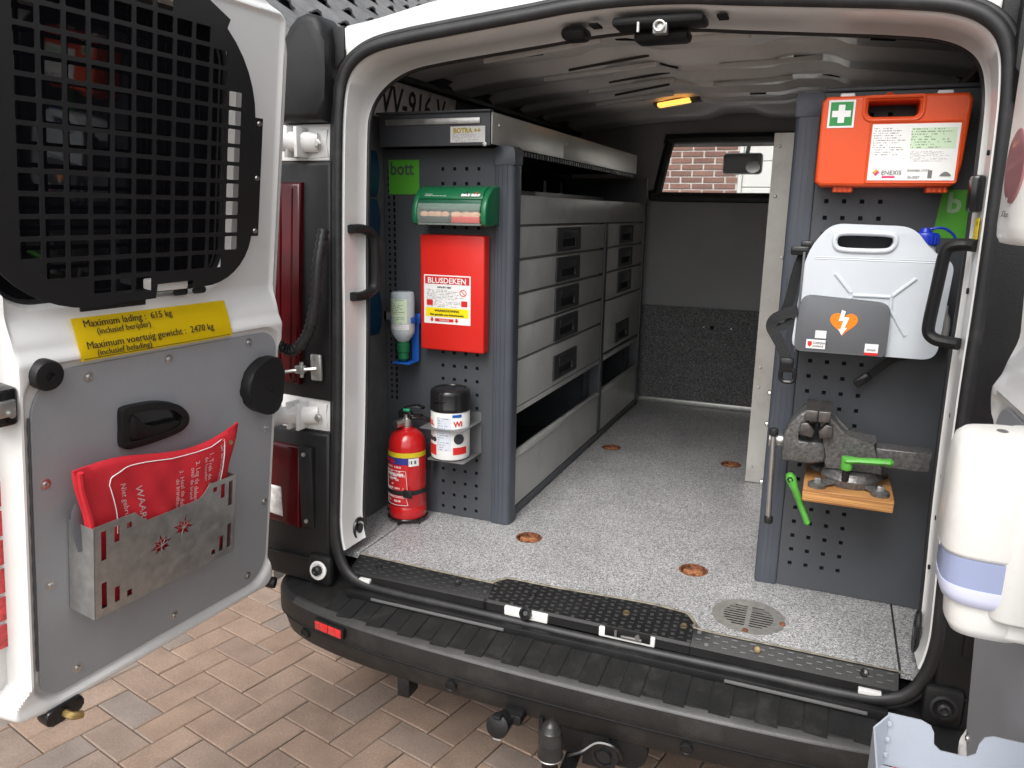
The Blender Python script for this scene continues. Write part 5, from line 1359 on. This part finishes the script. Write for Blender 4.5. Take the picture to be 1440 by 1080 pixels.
for u in (.118, .148):
    bm = bmn(); sheet(bm, u, u + .026, -.012, .012, Mh, .0012, .001); p_ = add('picture_tile', bm, PAPER, pd)
    bm = bmn(); tube(bm, [Mh @ Vector((u + .006, -.004, .002)), Mh @ Vector((u + .018, .004, .002))], .0012, 5); tube(bm, [Mh @ Vector((u + .016, .004, .002)), Mh @ Vector((u + .018, -.008, .002))], .0012, 5); add('picture_mark', bm, RINK if u > .13 else INK, pd)
for x0, x1, mm in ((-.626, -.540, INK), (-.530, -.443, RINK)):
    bm = bmn(); box(bm, x0, x1, .275, .325, .903, .920, .002); c_ = add('refill_pack', bm, mm, pd)
    for k in range(4 if mm is INK else 3):
        x = x0 + (x1 - x0) * (k + .5) / (4 if mm is INK else 3); b_ = bmn(); prism(b_, ellipse(x, .925, .0125 if mm is INK else .0165, .0085, 16), .010, FY(.276 + .003 * (k % 2)), .002); add('plaster_strip', b_, SKINP, c_)

# red blanket case
bc = empty('blanket_case', (-.553, .345, .53), 'red flat fire blanket case reading BLUSDEKEN on the perforated rack end', 'case')
bm = bmn(); box(bm, -.6545, -.449, .322, .3645, .531, .868, .006, 3); add('case_body', bm, RED, bc)
Mb = FY(.3218)
bm = bmn(); sheet(bm, -.641, -.4905, .611, .753, Mb, .0006, .0005); add('sticker', bm, PAPER, bc)
red_bits = [sheet(bmn(), -.637, -.4945, .727, .7495, Mb, .0012, .0005), sheet(bmn(), -.605, -.545, .6175, .6265, Mb, .0012, .0005)]
for x in (-.615, -.535): red_bits.append(prism(bmn(), [(x - .0035, .628), (x - .0035, .622), (x - .007, .622), (x, .616), (x + .007, .622), (x + .0035, .622), (x + .0035, .628)], .0006, FY(.3206)))
for x in (-.631, -.519): red_bits.append(prism(bmn(), rrect(x - .001, x + .019, .664, .681, .001, 1), .0006, FY(.3206)))
for b_ in red_bits: add('red_print', b_, RINK, bc)
bm = bmn(); sheet(bm, -.635, -.4965, .6315, .6575, Mb, .0012, .0005); add('sticker_yellow', bm, YEL, bc)
bm = bmn(); sheet(bm, -.632, -.499, .660, .712, Mb, .0010, .0003); add('sticker_print', bm, PRINT, bc)
bm = bmn(); text(bm, 'BLUSDEKEN', .0225, -.5660, .7295, FY(.3203), 'CENTER', bold=.0004, sx=1.03); text(bm, 'TREKKEN', .0075, -.575, .6192, FY(.3203), 'CENTER'); add('white_lettering', bm, WINK, bc)
bm = bmn(); text(bm, 'NEN-EN 1869', .0075, -.575, .7155, FY(.3206), 'CENTER'); text(bm, 'WAARSCHUWING', .0095, -.566, .6465, FY(.3203), 'CENTER', bold=.0002); text(bm, 'Niet geschikt voor frituurbranden', .0080, -.566, .6355, FY(.3203), 'CENTER', bold=.0002); add('black_lettering', bm, INK, bc)
bm = bmn(); tube(bm, [(-.514 + .010 * math.cos(a / 8 * math.pi), .3204, .704 + .009 * math.sin(a / 8 * math.pi)) for a in range(16)], .0012, 5, True); tube(bm, [(-.521, .3204, .710), (-.507, .3204, .698)], .0011, 5); add('prohibition_mark', bm, RINK, bc)

# eyewash bottle in a blue bracket
ew = empty('eyewash_bottle', (-.722, .31, .485), 'clear upside-down eyewash bottle with green cap beside the red case', 'bottle')
c = (-.708, .312, 0)
bm = bmn(); lathe(bm, [(.010, .548), (.018, .552), (.034, .575), (.0355, .585), (.0355, .688), (.033, .697), (.028, .700), (0, .700)], c, seg=28); add('bottle_body', bm, BOTTLE, ew)
bm = bmn(); lathe(bm, [(.010, .549), (.018, .554), (.033, .577), (.0340, .586), (.0340, .655), (0, .656)], c, seg=28); add('saline', bm, WATER, ew)
def wrap(bm, c, r, z0, z1, a0, a1, n_=16):
    uv = bm.loops.layers.uv.verify(); lo, hi = [], []
    for k in range(n_ + 1):
        a = R_(a0 + (a1 - a0) * k / n_); lo.append(bm.verts.new((c[0] + r * math.cos(a), c[1] + r * math.sin(a), z0))); hi.append(bm.verts.new((c[0] + r * math.cos(a), c[1] + r * math.sin(a), z1)))
    for k in range(n_):
        f = bm.faces.new((lo[k], lo[k + 1], hi[k + 1], hi[k]))
        for l, q in zip(f.loops, ((k / n_, 0), ((k + 1) / n_, 0), ((k + 1) / n_, 1), (k / n_, 1))): l[uv].uv = q
    return bm
bm = wrap(bmn(), c, .0360, .608, .680, 215, 320); add('label', bm, PRINTL, ew)
bm = wrap(bmn(), c, .0360, .590, .606, 200, 330); add('label_band', bm, PRINT, ew)
bm = bmn(); lathe(bm, [(.0175, .552), (.0175, .545), (.0195, .543), (.0185, .520), (.0160, .518), (.0165, .500), (.010, .492), (0, .490)], c, seg=24); add('cap', bm, GREEN, ew)
eb = empty('bottle_bracket', (-.722, .33, .48), 'blue bracket and flat metal strip holding the eyewash bottle', 'bracket')
bm = bmn(); box(bm, -.698, -.674, .345, .352, .488, .620, .002); box(bm, -.736, -.676, .290, .352, .484, .489, .002); box(bm, -.748, -.670, .349, .354, .600, .632, .002)
for sx in (-1, 1): tube(bm, [(-.708 + sx * .037 * math.sin(R_(a)), .312 + .037 * math.cos(R_(a)), .617) for a in range(30, 118, 8)], .004, 6, sy=2.6)
add('holder', bm, BLUE2, eb)
bm = bmn(); box(bm, -.798, -.745, .354, .357, .605, .630); box(bm, -.798, -.79, .354, .362, .605, .630); add('strip', bm, mat('bracket_strip', (.50, .44, .36), .4, metal=.6), eb)

# wipes canister in a steel bracket
wc = empty('wipes_canister', (-.563, .295, .222), 'white wipes canister with black lid in a steel bracket', 'canister')
c = (-.540, .292, 0)
bm = bmn(); lathe(bm, [(.050, .222), (.056, .224), (.0575, .230), (.0575, .372), (.054, .378), (0, .378)], c, seg=40); add('tub', bm, mat('tub_white', (.78, .78, .76), .35), wc)
bm = bmn(); lathe(bm, [(.0590, .366), (.0600, .368), (.0600, .376), (.0592, .378), (.0592, .416), (.0575, .424), (.052, .429), (.046, .4295), (.044, .427), (.0, .428)], c, seg=40); box(bm, -.565, -.527, .229, .236, .398, .402, .001); lid = add('lid', bm, GLOSSBLK, wc)
bm = wrap(bmn(), c, .0579, .252, .352, 255, 298); add('print_panel', bm, PRINTB, wc)
add('red_panel', wrap(bmn(), c, .0580, .236, .268, 195, 252), RINK, wc); add('red_panel', wrap(bmn(), c, .0580, .240, .262, 304, 350), RINK, wc)
bm = bmn()
for a in (215, 230, 245): add('roundel', cyl(bmn(), (c[0] + .056 * math.cos(R_(a)), c[1] + .056 * math.sin(R_(a)), .284), (c[0] + .0585 * math.cos(R_(a)), c[1] + .0585 * math.sin(R_(a)), .284), .0075, seg=14), mat('roundel', (.04, .04, .05), .5), wc)
cyl(bm, (c[0] + .056 * math.cos(R_(322)), c[1] + .056 * math.sin(R_(322)), .287), (c[0] + .0585 * math.cos(R_(322)), c[1] + .0585 * math.sin(R_(322)), .287), .016, seg=14)
add('roundel', bm, mat('roundel', (.04, .04, .05), .5), wc)
bm = bmn()
def ctext(body, size, a0, z, r=.0583):
    b_ = bmn(); text(b_, body, size, 0, 0, I4, bold=.0006)
    for v in b_.verts:
        a = R_(a0) + v.co.x / r; v.co = Vector((c[0] + (r + v.co.z) * math.cos(a), c[1] + (r + v.co.z) * math.sin(a), z + v.co.y))
    me = bpy.data.meshes.new('t'); b_.to_mesh(me); b_.free(); bm.from_mesh(me); bpy.data.meshes.remove(me)
ctext('WALL', .020, 190, .326); add('red_lettering', bm, RINK, wc); bm = bmn(); ctext('Wi', .022, 305, .326); add('red_lettering', bm, RINK, wc)
bm = wrap(bmn(), c, .0581, .352, .361, 302, 330); add('blue_panel', bm, BLUE2, wc)
wb = empty('canister_bracket', (-.563, .30, .21), 'two bent steel plates gripping the wipes canister', 'bracket')
bm = bmn(); add('grip_plate', plate(rrect(-.606, -.472, .222, .366, [.002, .002, .002, .002], 3), [ellipse(-.540, .292, .0585, .0585, 32)], .002, F((0, 0, .318), (1, 0, 0), (0, 1, 0))), BRKT, wb)
add('grip_plate', plate(rrect(-.592, -.472, .240, .366, [.006, .006, .002, .002], 3), [], .002, F((0, 0, .2195), (1, 0, 0), (0, 1, 0))), BRKT, wb)
bm = bmn(); box(bm, -.606, -.472, .3635, .3655, .2195, .345); add('back_plate', bm, BRKT, wb)

# fire extinguisher
fe = empty('fire_extinguisher', (-.683, .285, 0), 'red powder fire extinguisher standing on the floor before the rack end', 'fire extinguisher')
c = (-.683, .285, 0)
bm = bmn(); lathe(bm, [(.040, .012), (.054, .014), (.058, .020), (.058, .052), (.0568, .054), (.058, .056), (.058, .235), (.055, .258), (.046, .276), (.030, .288), (.020, .291), (.019, .297), (0, .297)], c, seg=40); add('cylinder', bm, REDX, fe)
bm = wrap(bmn(), c, .0585, .070, .190, 215, 300, 20); add('white_print', bm, PRINTW, fe)
bm = wrap(bmn(), c, .0584, .213, .228, 170, 370, 30); add('yellow_band', bm, mat('ext_yellow', (.62, .50, .02), .4), fe)
bm = wrap(bmn(), c, .0584, .192, .2125, 170, 330, 26); add('blue_band', bm, mat('ext_blue', (.03, .04, .22), .4), fe)
bm = wrap(bmn(), c, .0588, .187, .211, 303, 335); add('barcode_label', bm, print_mat('barcode', (.75, .75, .73), (.05, .05, .05), 1, 30, .5, 1), fe)
bm = bmn()
def etext(body, size, a0, z, r=.0588):
    b_ = bmn(); text(b_, body, size, 0, 0, I4, bold=.0004)
    for v in b_.verts:
        a = R_(a0) + v.co.x / r; v.co = Vector((c[0] + (r + v.co.z) * math.cos(a), c[1] + (r + v.co.z) * math.sin(a), z + v.co.y))
    me = bpy.data.meshes.new('t'); b_.to_mesh(me); b_.free(); bm.from_mesh(me); bpy.data.meshes.remove(me)
etext('POEDER', .0155, 205, .196); add('band_lettering', bm, RINK, fe)
bm = bmn(); etext('BRANDBLUSSER', .0095, 222, .158); etext('2 kg ABC', .007, 240, .146); add('white_lettering', bm, WINK, fe); bm = bmn(); etext('ABC', .016, 222, .108); add('white_lettering', bm, WINK, fe)
bm = bmn()
for z0, z1 in ((.092, .172), (.064, .088)):
    tube(bm, [(c[0] + .0588 * math.cos(R_(a)), c[1] + .0588 * math.sin(R_(a)), z) for a, z in [(218, z0), (218, z1)] + [(q, z1) for q in range(222, 300, 6)] + [(300, z0)] + [(q, z0) for q in range(296, 220, -6)]], .0007, 4, True)
add('print_frame', bm, WINK, fe)
bm = bmn(); lathe(bm, [(.0600, .096), (.0605, .098), (.0605, .108), (.0600, .110)], c, seg=40); box(bm, -.665, -.635, .222, .230, .092, .116, .003); add('strap', bm, RUB, fe)
bm = bmn(); lathe(bm, [(.016, .292), (.016, .300), (.020, .302), (.020, .320), (.012, .324), (.012, .336), (0, .336)], c, seg=20); cyl(bm, (-.683, .285, .312), (-.700, .245, .310), .012); add('valve', bm, STEEL, fe)
bm = bmn(); box(bm, -.71, -.665, .275, .295, .322, .345, .006); tube(bm, smooth_path([(-.705, .285, .340), (-.68, .283, .356), (-.645, .28, .366), (-.622, .278, .362)], 5), .009, 8, sy=.6); tube(bm, smooth_path([(-.69, .285, .330), (-.66, .283, .335), (-.630, .28, .338)], 5), .007, 8, sy=.6); add('lever', bm, GLOSSBLK, fe)
bm = bmn(); box(bm, -.690, -.668, .272, .284, .345, .354, .003); add('safety_tab', bm, mat('tab_green', (.03, .32, .16), .4), fe)
bm = bmn(); tube(bm, smooth_path([(-.665, .285, .325), (-.635, .30, .325), (-.615, .318, .30), (-.618, .330, .24), (-.625, .335, .15)], 6), .007, 8); add('hose', bm, RUB, fe)
bm = bmn(); tube(bm, [(c[0] + .059 * math.cos(R_(a)), c[1] + .059 * math.sin(R_(a)), .016) for a in range(150, 391, 10)], .003, 6)
for a in (200, 270, 335): tube(bm, [(c[0] + .059 * math.cos(R_(a)), c[1] + .059 * math.sin(R_(a)), .016), (c[0] + .060 * math.cos(R_(a)), c[1] + .060 * math.sin(R_(a)), .001)], .0035, 6)
tube(bm, [(c[0] - .058, c[1] - .01, .016), (c[0] - .064, c[1] - .02, .035), (c[0] - .058, c[1] - .03, .038)], .003, 6); add('floor_cradle', bm, GLOSSBLK, fe)

# ================================================================== THINGS ON THE RIGHT RACK END
fa = empty('first_aid_case', (.548, .24, 1.0), 'orange plastic first aid case with white cross on the right rack', 'first aid case')
co = [(.407, 1.012), (.418, 1.003), (.672, 1.003), (.684, 1.010), (.690, 1.05), (.695, 1.178), (.686, 1.190), (.418, 1.190), (.408, 1.180)]
hh = rrect(.500, .598, 1.146, 1.178, [.012, .012, .004, .004], 4)
add('shell', plate(co, [hh], .052, FY(.190), .007), ORANGE, fa)
add('shell', plate(co, [hh], .044, FY(.2435), .006), ORANGE, fa)
bm = bmn(); tube(bm, [(x, .1905, z) for x, z in rrect(.492, .606, 1.138, 1.186, [.018, .018, .004, .004], 5)], .004, 8, True); add('handle_rim', bm, ORANGE, fa)
bm = bmn(); tube(bm, [(x, .1900, z) for x, z in rrect(.508, .682, 1.011, 1.135, .004, 3)], .0022, 6, True); add('label_rim', bm, ORANGE, fa)
for x in (.445, .630):
    bm = bmn(); box(bm, x, x + .042, .205, .262, .991, 1.004, .003)
    for k in range(4): box(bm, x + .004 + k * .010, x + .008 + k * .010, .202, .206, .992, 1.004)
    add('clasp', bm, ORANGE, fa)
for x in (.442, .630):
    bm = bmn(); box(bm, x, x + .030, .215, .262, 1.188, 1.199, .003); box(bm, x + .006, x + .024, .213, .2155, 1.190, 1.194); add('hinge_clip', bm, PAPER, fa)
bm = bmn(); tube(bm, [(.54 + .008 * math.cos(a / 6 * math.pi), .24, 1.191 + .008 * math.sin(a / 6 * math.pi)) for a in range(7)], .003, 6); add('hang_lug', bm, ORANGE, fa)
Mc = FY(.1895)
bm = bmn(); sheet(bm, .4215, .4745, 1.125, 1.182, Mc, .0008); add('cross_sticker', bm, PAPER, fa)
bm = bmn(); sheet(bm, .4255, .4705, 1.1292, 1.1778, Mc, .0014, .0004); add('cross_field', bm, mat('cross_green', (.02, .25, .06), .45), fa)
bm = bmn(); x, z, a, b = .448, 1.1535, .0065, .0185
prism(bm, [(x - a, z - b), (x + a, z - b), (x + a, z - a), (x + b, z - a), (x + b, z + a), (x + a, z + a), (x + a, z + b), (x - a, z + b), (x - a, z + a), (x - b, z + a), (x - b, z - a), (x - a, z - a)], .0005, FY(.1875)); add('cross', bm, WINK, fa)
bm = bmn(); sheet(bm, .5125, .6785, 1.0155, 1.1305, Mc, .0009); add('contents_label', bm, PAPER, fa)
bm = bmn(); sheet(bm, .516, .585, 1.066, 1.124, Mc, .0013, .0003); sheet(bm, .59, .672, 1.054, 1.076, Mc, .0013, .0003); add('contents_print', bm, PRINT, fa)
bm = bmn(); sheet(bm, .588, .673, 1.080, 1.122, Mc, .0013, .0003); add('contents_print', bm, PRINTG, fa)
bm = bmn(); text(bm, 'ENEXIS', .0125, .5385, 1.0275, FY(.1878)); text(bm, '25-2027', .007, .590, 1.020, FY(.1878)); text(bm, 'DIN/NEN 13157', .006, .588, 1.034, FY(.1878)); prism(bm, rrect(.628, .636, 1.020, 1.036, .001, 2), .0004, FY(.1878)); prism(bm, [(.650, 1.024), (.672, 1.024), (.670, 1.028), (.664, 1.033), (.658, 1.033), (.652, 1.028)], .0004, FY(.1878)); add('label_lettering', bm, GINK, fa)
bm = bmn(); prism(bm, [(.5215, 1.032), (.5285, 1.0245), (.5355, 1.032), (.5285, 1.0395)], .0004, FY(.1878)); sheet(bm, .541, .566, 1.0205, 1.0245, Mc, .0015, .0003); add('label_mark', bm, PINK, fa)
bm = bmn(); prism(bm, [(.5225, 1.0335), (.5285, 1.0395), (.532, 1.036), (.526, 1.030)], .0004, FY(.1874)); add('label_mark', bm, GOLD, fa)

# jerrycan
jc = empty('jerrycan', (.54, .22, .64), 'translucent white jerrycan with blue screw cap strapped to the right rack', 'jerrycan')
jo = [(.398, .665), (.410, .643), (.428, .638), (.655, .638), (.672, .645), (.681, .662), (.690, .835), (.684, .850), (.655, .866), (.632, .884), (.612, .908), (.596, .918), (.470, .920), (.452, .914), (.420, .870), (.408, .838)]
jo = round_poly([(.391, .639), (.688, .639), (.699, .848), (.655, .868), (.614, .920), (.450, .923), (.404, .858)], [.03, .03, .022, .03, .028, .028, .05], 6)
hh = [(p.x, p.y) for p in smooth_path([(a, b, 0) for a, b in [(.462, .880), (.474, .868), (.52, .866), (.566, .868), (.580, .878), (.582, .892), (.572, .902), (.52, .904), (.476, .903), (.463, .895)]], 3, True)]
add('can_body', plate2(jo, [hh], .118, FY(.168), .013, 4), JERRY, jc, angle=60)
bm = bmn(); tube(bm, [(x, .1685, z) for x, z in hh], .006, 8, True)
for p, q in (((.470, .815), (.505, .775)), ((.630, .812), (.588, .772)), ((.588, .742), (.622, .688)), ((.510, .770), (.585, .770)), ((.500, .74), (.47, .70)), ((.505, .765), (.50, .74)), ((.587, .77), (.588, .742))):
    tube(bm, [(p[0], .1685, p[1]), (q[0], .1685, q[1])], .0045, 8)
tube(bm, [(x, .1692, z) for x, z in rrect(.424, .674, .846, .850, .001, 1)], .002, 6, True)
add('embossing', bm, JERRY, jc, angle=60)
bm = bmn(); lathe(bm, [(.026, .846), (.024, .862), (.022, .874)], (.640, .215, .014), seg=24); add('neck', bm, JERRY, jc)
bm = bmn(); prof = [(.0275, .868), (.0285, .870), (.0285, .888), (.026, .893), (.012, .895), (.010, .899), (.008, .903), (0, .904)]
lathe(bm, prof, (.640, .215, .014), seg=26)
for k in range(22):
    a = 2 * math.pi * k / 22; tube(bm, [(.640 + .0285 * math.cos(a), .215 + .0285 * math.sin(a), .884), (.640 + .0285 * math.cos(a), .215 + .0285 * math.sin(a), .903)], .0018, 5)
cap = add('screw_cap', bm, BLUE, jc)
bm = bmn(); tube(bm, smooth_path([(.643, .215, .914), (.672, .22, .918), (.695, .225, .905), (.706, .23, .882)], 6), .0028, 6); add('cap_strap', bm, BLUE, jc)
# AED pouch front: grey plate with heart symbol in front of the can
ad = empty('aed_pouch', (.493, .15, .628), 'grey defibrillator pouch with orange heart symbol in front of jerrycan', 'defibrillator pouch')
ao = [(.3975, .640), (.404, .632), (.583, .632), (.590, .638), (.5915, .742), (.586, .753), (.572, .757), (.424, .764), (.410, .758), (.403, .746)]
ao = round_poly([(.3990, .640), (.589, .640), (.5885, .757), (.404, .768)], [.012, .008, .026, .026], 6)
bm = bmn(); prism(bm, ao, .018, FY(.152), .003, 3); add('front_plate', bm, AEDG, ad)
bm = bmn(); box(bm, .3985, .404, .165, .29, .634, .86, .002); add('side_plate', bm, AEDG, ad)
bm = bmn(); hx_, hz_, k_ = .497, .7095, .030
hp = []
for k in range(48):
    t = 2 * math.pi * k / 48; hp.append((hx_ + k_ * (16 * math.sin(t) ** 3) / 17, hz_ + k_ * (13 * math.cos(t) - 5 * math.cos(2 * t) - 2 * math.cos(3 * t) - math.cos(4 * t)) / 17))
prism(bm, hp[::-1], .0006, FY(.1512)); add('heart', bm, OINK, ad)
bm = bmn(); bl = [(.491, .738), (.499, .735), (.4965, .722), (.5075, .722), (.500, .698), (.505, .699), (.495, .682), (.4875, .695), (.492, .696), (.496, .714), (.4865, .713)]
prism(bm, bl[::-1], .0006, FY(.1505)); add('lightning_bolt', bm, WINK, ad)
Ma = FY(.1515)
for (u0, u1, v0, v1, mm) in ((.441, .464, .672, .689, PRINT), (.424, .464, .648, .668, PAPER), (.545, .572, .642, .667, PAPER)):
    bm = bmn(); sheet(bm, u0, u1, v0, v1, Ma, .0006); add('sticker', bm, mm, ad)
bm = bmn(); prism(bm, [(.427, .664), (.427, .656), (.4315, .651), (.436, .656), (.436, .664)], .0004, FY(.1504)); add('red_shield', bm, RINK, ad); add('red_bar', sheet(bmn(), .545, .572, .642, .648, Ma, .001, .0003), RINK, ad)
bm = bmn(); text(bm, 'CARDIAC', .0072, .4375, .659, FY(.1504)); text(bm, 'SCIENCE', .0060, .4375, .652, FY(.1504)); text(bm, 'vivon', .0085, .549, .652, FY(.1504)); add('sticker_lettering', bm, INK, ad)
# black straps with buckle
st_ = empty('carrying_strap', (.39, .2, .60), 'black webbing strap with buckle hanging left of the jerrycan', 'strap')
def ribbon(bm, pts, wdt, nv, th=.0016):
    P = smooth_path(pts, 6); nv = Vector(nv).normalized(); rows = []
    for i, p in enumerate(P):
        d = (P[min(i + 1, len(P) - 1)] - P[max(i - 1, 0)]).normalized(); sd = d.cross(nv).normalized()
        rows.append([bm.verts.new(p + sd * a * wdt / 2 + nv * b * th) for a, b in ((-1, -1), (1, -1), (1, 1), (-1, 1))])
    for A_, B_ in zip(rows, rows[1:]):
        for k in range(4): bm.faces.new((A_[k], A_[(k + 1) % 4], B_[(k + 1) % 4], B_[k]))
    bm.faces.new(rows[0][::-1]); bm.faces.new(rows[-1])
    return bm
bm = bmn(); ribbon(bm, [(.412, .20, .868), (.396, .19, .845), (.386, .185, .80), (.380, .18, .755), (.372, .175, .725)], .022, (.5, -1, 0)); add('webbing', bm, BARB, st_)
bm = bmn(); ribbon(bm, [(.400, .165, .730), (.376, .16, .722), (.352, .158, .708), (.346, .158, .690), (.356, .157, .672), (.370, .156, .650), (.380, .155, .630), (.386, .154, .612)], .024, (.15, -1, .1)); ribbon(bm, [(.346, .162, .705), (.360, .164, .690), (.378, .166, .695), (.385, .168, .712)], .018, (.1, -1, .2)); add('webbing', bm, BARB, st_)
bm = bmn(); box(bm, .372, .402, .146, .160, .588, .622, .005); tube(bm, [(x, .152, z) for x, z in rrect(.376, .406, .566, .596, .010, 4)], .005, 8, True); add('buckle', bm, GLOSSBLK, st_)
bm = bmn(); box(bm, .372, .412, .17, .20, .852, .872, .004); box(bm, .392, .42, .172, .202, .866, .884, .004); add('strap_adjuster', bm, GLOSSBLK, st_)
sb_ = empty('loose_strap', (.6, .25, .55), 'black strap end with clip hanging below the jerrycan', 'strap')
bm = bmn(); ribbon(bm, [(.640, .24, .634), (.610, .245, .622), (.585, .25, .598), (.566, .252, .578)], .018, (.1, -1, .2)); add('webbing', bm, BARB, sb_)
bm = bmn(); box(bm, -.010, .010, -.006, .006, -.030, .008, .004, M=Matrix.Translation((.560, .25, .574)) @ Matrix.Rotation(R_(48), 4, 'Y')); add('clip', bm, GLOSSBLK, sb_)
bm = bmn(); lathe(bm, [(.010, .66), (.012, .70), (.010, .72), (.004, .735), (.003, .75), (0, .75)], (.705, .25, 0), seg=16); add('spray_bottle', bm, mat('nozzle_white', (.7, .7, .68), .4), None, label='small white nozzle bottle behind the right grab handle', cat='bottle')

# bench vise on a plywood block
wd = empty('plywood_block', (.545, .18, .31), 'thick plywood block fixed to the right rack under the bench vise', 'wood block')
bm = bmn(); box(bm, .449, .636, .085, .292, .310, .338, .0015, 1); add('block', bm, WOOD, wd)
bm = bmn(); box(bm, .470, .615, .20, .292, .302, .3095); box(bm, .470, .615, .286, .2935, .25, .302); add('support_plate', bm, RACK, wd)
vz = empty('bench_vise', (.545, .18, .338), 'grey hammered metal bench vise with green levers on the plywood block', 'vise')
ZB = .338
bm = bmn(); lathe(bm, [(.062, ZB + .0005), (.064, ZB + .006), (.066, ZB + .018), (.060, ZB + .026), (.058, ZB + .032), (.052, ZB + .034)], (.548, .185, 0), seg=40)
for x, y in ((.478, .115), (.608, .112), (.478, .25), (.612, .25)):
    lathe(bm, [(.020, ZB + .0005), (.020, ZB + .009), (.016, ZB + .011), (0, ZB + .011)], (x, y, 0), seg=20); tube(bm, [(x, y, ZB + .006), (.548, .185, ZB + .008)], .014, 8, sy=.5)
add('swivel_base', bm, VISE, vz)
for x, y in ((.478, .115), (.608, .112)):
    bm = bmn(); lathe(bm, [(.010, ZB + .011), (.010, ZB + .013), (.0075, ZB + .0135), (.0075, ZB + .020), (.006, ZB + .022), (0, ZB + .022)], (x, y, 0), seg=6); add('bolt', bm, STEEL, vz)
def xprism(bm, o, y0, y1, bev=.004):      # outline in (x,z), from y0 (front) back to y1
    return prism(bm, o, y1 - y0, FY(y0), bev, 3)
# fixed body
bm = bmn(); xprism(bm, [(.492, ZB + 0.0340), (.612, ZB + 0.0340), (.612, ZB + 0.0557), (.592, ZB + 0.0634), (.592, ZB + 0.1092), (.530, ZB + 0.1109), (.512, ZB + 0.1260), (.492, ZB + 0.1554), (.480, ZB + 0.1722), (.466, ZB + 0.1722), (.466, ZB + 0.1386), (.478, ZB + 0.1260), (.486, ZB + 0.1050), (.486, ZB + 0.0576)][::1], .150, .222, .006); add('fixed_body', bm, VISE, vz)
bm = bmn(); xprism(bm, [(.584, ZB + 0.0499), (.706, ZB + 0.0499), (.706, ZB + 0.0941), (.584, ZB + 0.0941)], .160, .214, .004); add('slide_bar', bm, VISE, vz)
# moving jaw
bm = bmn(); xprism(bm, [(.395, ZB + 0.0400), (.460, ZB + 0.0400), (.488, ZB + 0.0480), (.488, ZB + 0.0941), (.428, ZB + 0.0941), (.420, ZB + 0.0907), (.420, ZB + 0.1176), (.436, ZB + 0.1310), (.464, ZB + 0.1361), (.464, ZB + 0.1722), (.444, ZB + 0.1722), (.420, ZB + 0.1512), (.402, ZB + 0.1260), (.394, ZB + 0.1008)], .150, .222, .007); add('moving_jaw', bm, VISE, vz)
bm = bmn(); xprism(bm, [(.438, ZB + 0.1495), (.4645, ZB + 0.1495), (.4645, ZB + 0.1747), (.438, ZB + 0.1747)], .118, .240, .003); add('jaw_plate', bm, JAW, vz)
bm = bmn(); xprism(bm, [(.4655, ZB + 0.1495), (.492, ZB + 0.1495), (.492, ZB + 0.1747), (.4655, ZB + 0.1747)], .118, .240, .003); add('jaw_plate', bm, JAW, vz)
bm = bmn(); xprism(bm, [(.428, ZB + 0.1134), (.458, ZB + 0.1092), (.461, ZB + 0.1260), (.445, ZB + 0.1445), (.430, ZB + 0.1411)], .125, .235, .004); xprism(bm, [(.500, ZB + 0.1134), (.472, ZB + 0.1092), (.469, ZB + 0.1260), (.484, ZB + 0.1445), (.498, ZB + 0.1411)], .125, .235, .004); add('pipe_jaw', bm, JAW, vz)
bm = bmn(); cyl(bm, (.366, .186, ZB + 0.0797), (.396, .186, ZB + 0.0797), .015, bev=.002); cyl(bm, (.362, .186, ZB + 0.0797), (.382, .186, ZB + 0.0797), .018, bev=.003); add('screw_head', bm, STEEL, vz)
bm = bmn(); cyl(bm, (.372, .166, ZB + 0.0924), (.378, .160, ZB - .112), .0065, seg=16); hnd = add('handle_bar', bm, STEEL, vz)
for z, x, y in ((ZB + 0.0941, .372, .166), (ZB - .122, .3785, .1598)):
    bm = bmn(); cyl(bm, (x, y, z), (x, y, z + .018), .0105, seg=16, bev=.003); add('handle_knob', bm, RUB, hnd)
def lever(p, q, r0, r1):
    b_ = bmn(); p, q = Vector(p), Vector(q); d = (q - p).normalized(); tube(b_, [p - d * r0 * .5, p, p.lerp(q, .25), p.lerp(q, .8), q, q + d * r1 * .4], 1, 10, radii=[r0 * .6, r0, r0 * .72, r1 * .9, r1, r1 * .5], sy=.6); return b_
bm = lever((.535, .125, ZB + .068), (.622, .112, ZB + .078), .016, .014); cyl(bm, (.535, .125, ZB + .045), (.535, .125, ZB + .076), .0125, bev=.003); lv = add('clamp_lever', bm, LEVER, vz)
bm = lever((.420, .118, ZB + .012), (.466, .112, ZB - .088), .020, .013); lv2 = add('clamp_lever', bm, LEVER, vz)
bm = bmn(); cyl(bm, (.420, .100, ZB + .012), (.420, .150, ZB + .012), .007, seg=6); add('lever_screw', bm, GLOSSBLK, lv2)
bm = bmn(); cyl(bm, (.535, .125, ZB + .020), (.535, .125, ZB + .046), .008); add('lever_screw', bm, GLOSSBLK, lv)
bm = lever((.414, .23, ZB + .125), (.436, .228, ZB + .158), .011, .008); add('clamp_lever', bm, LEVER, vz)
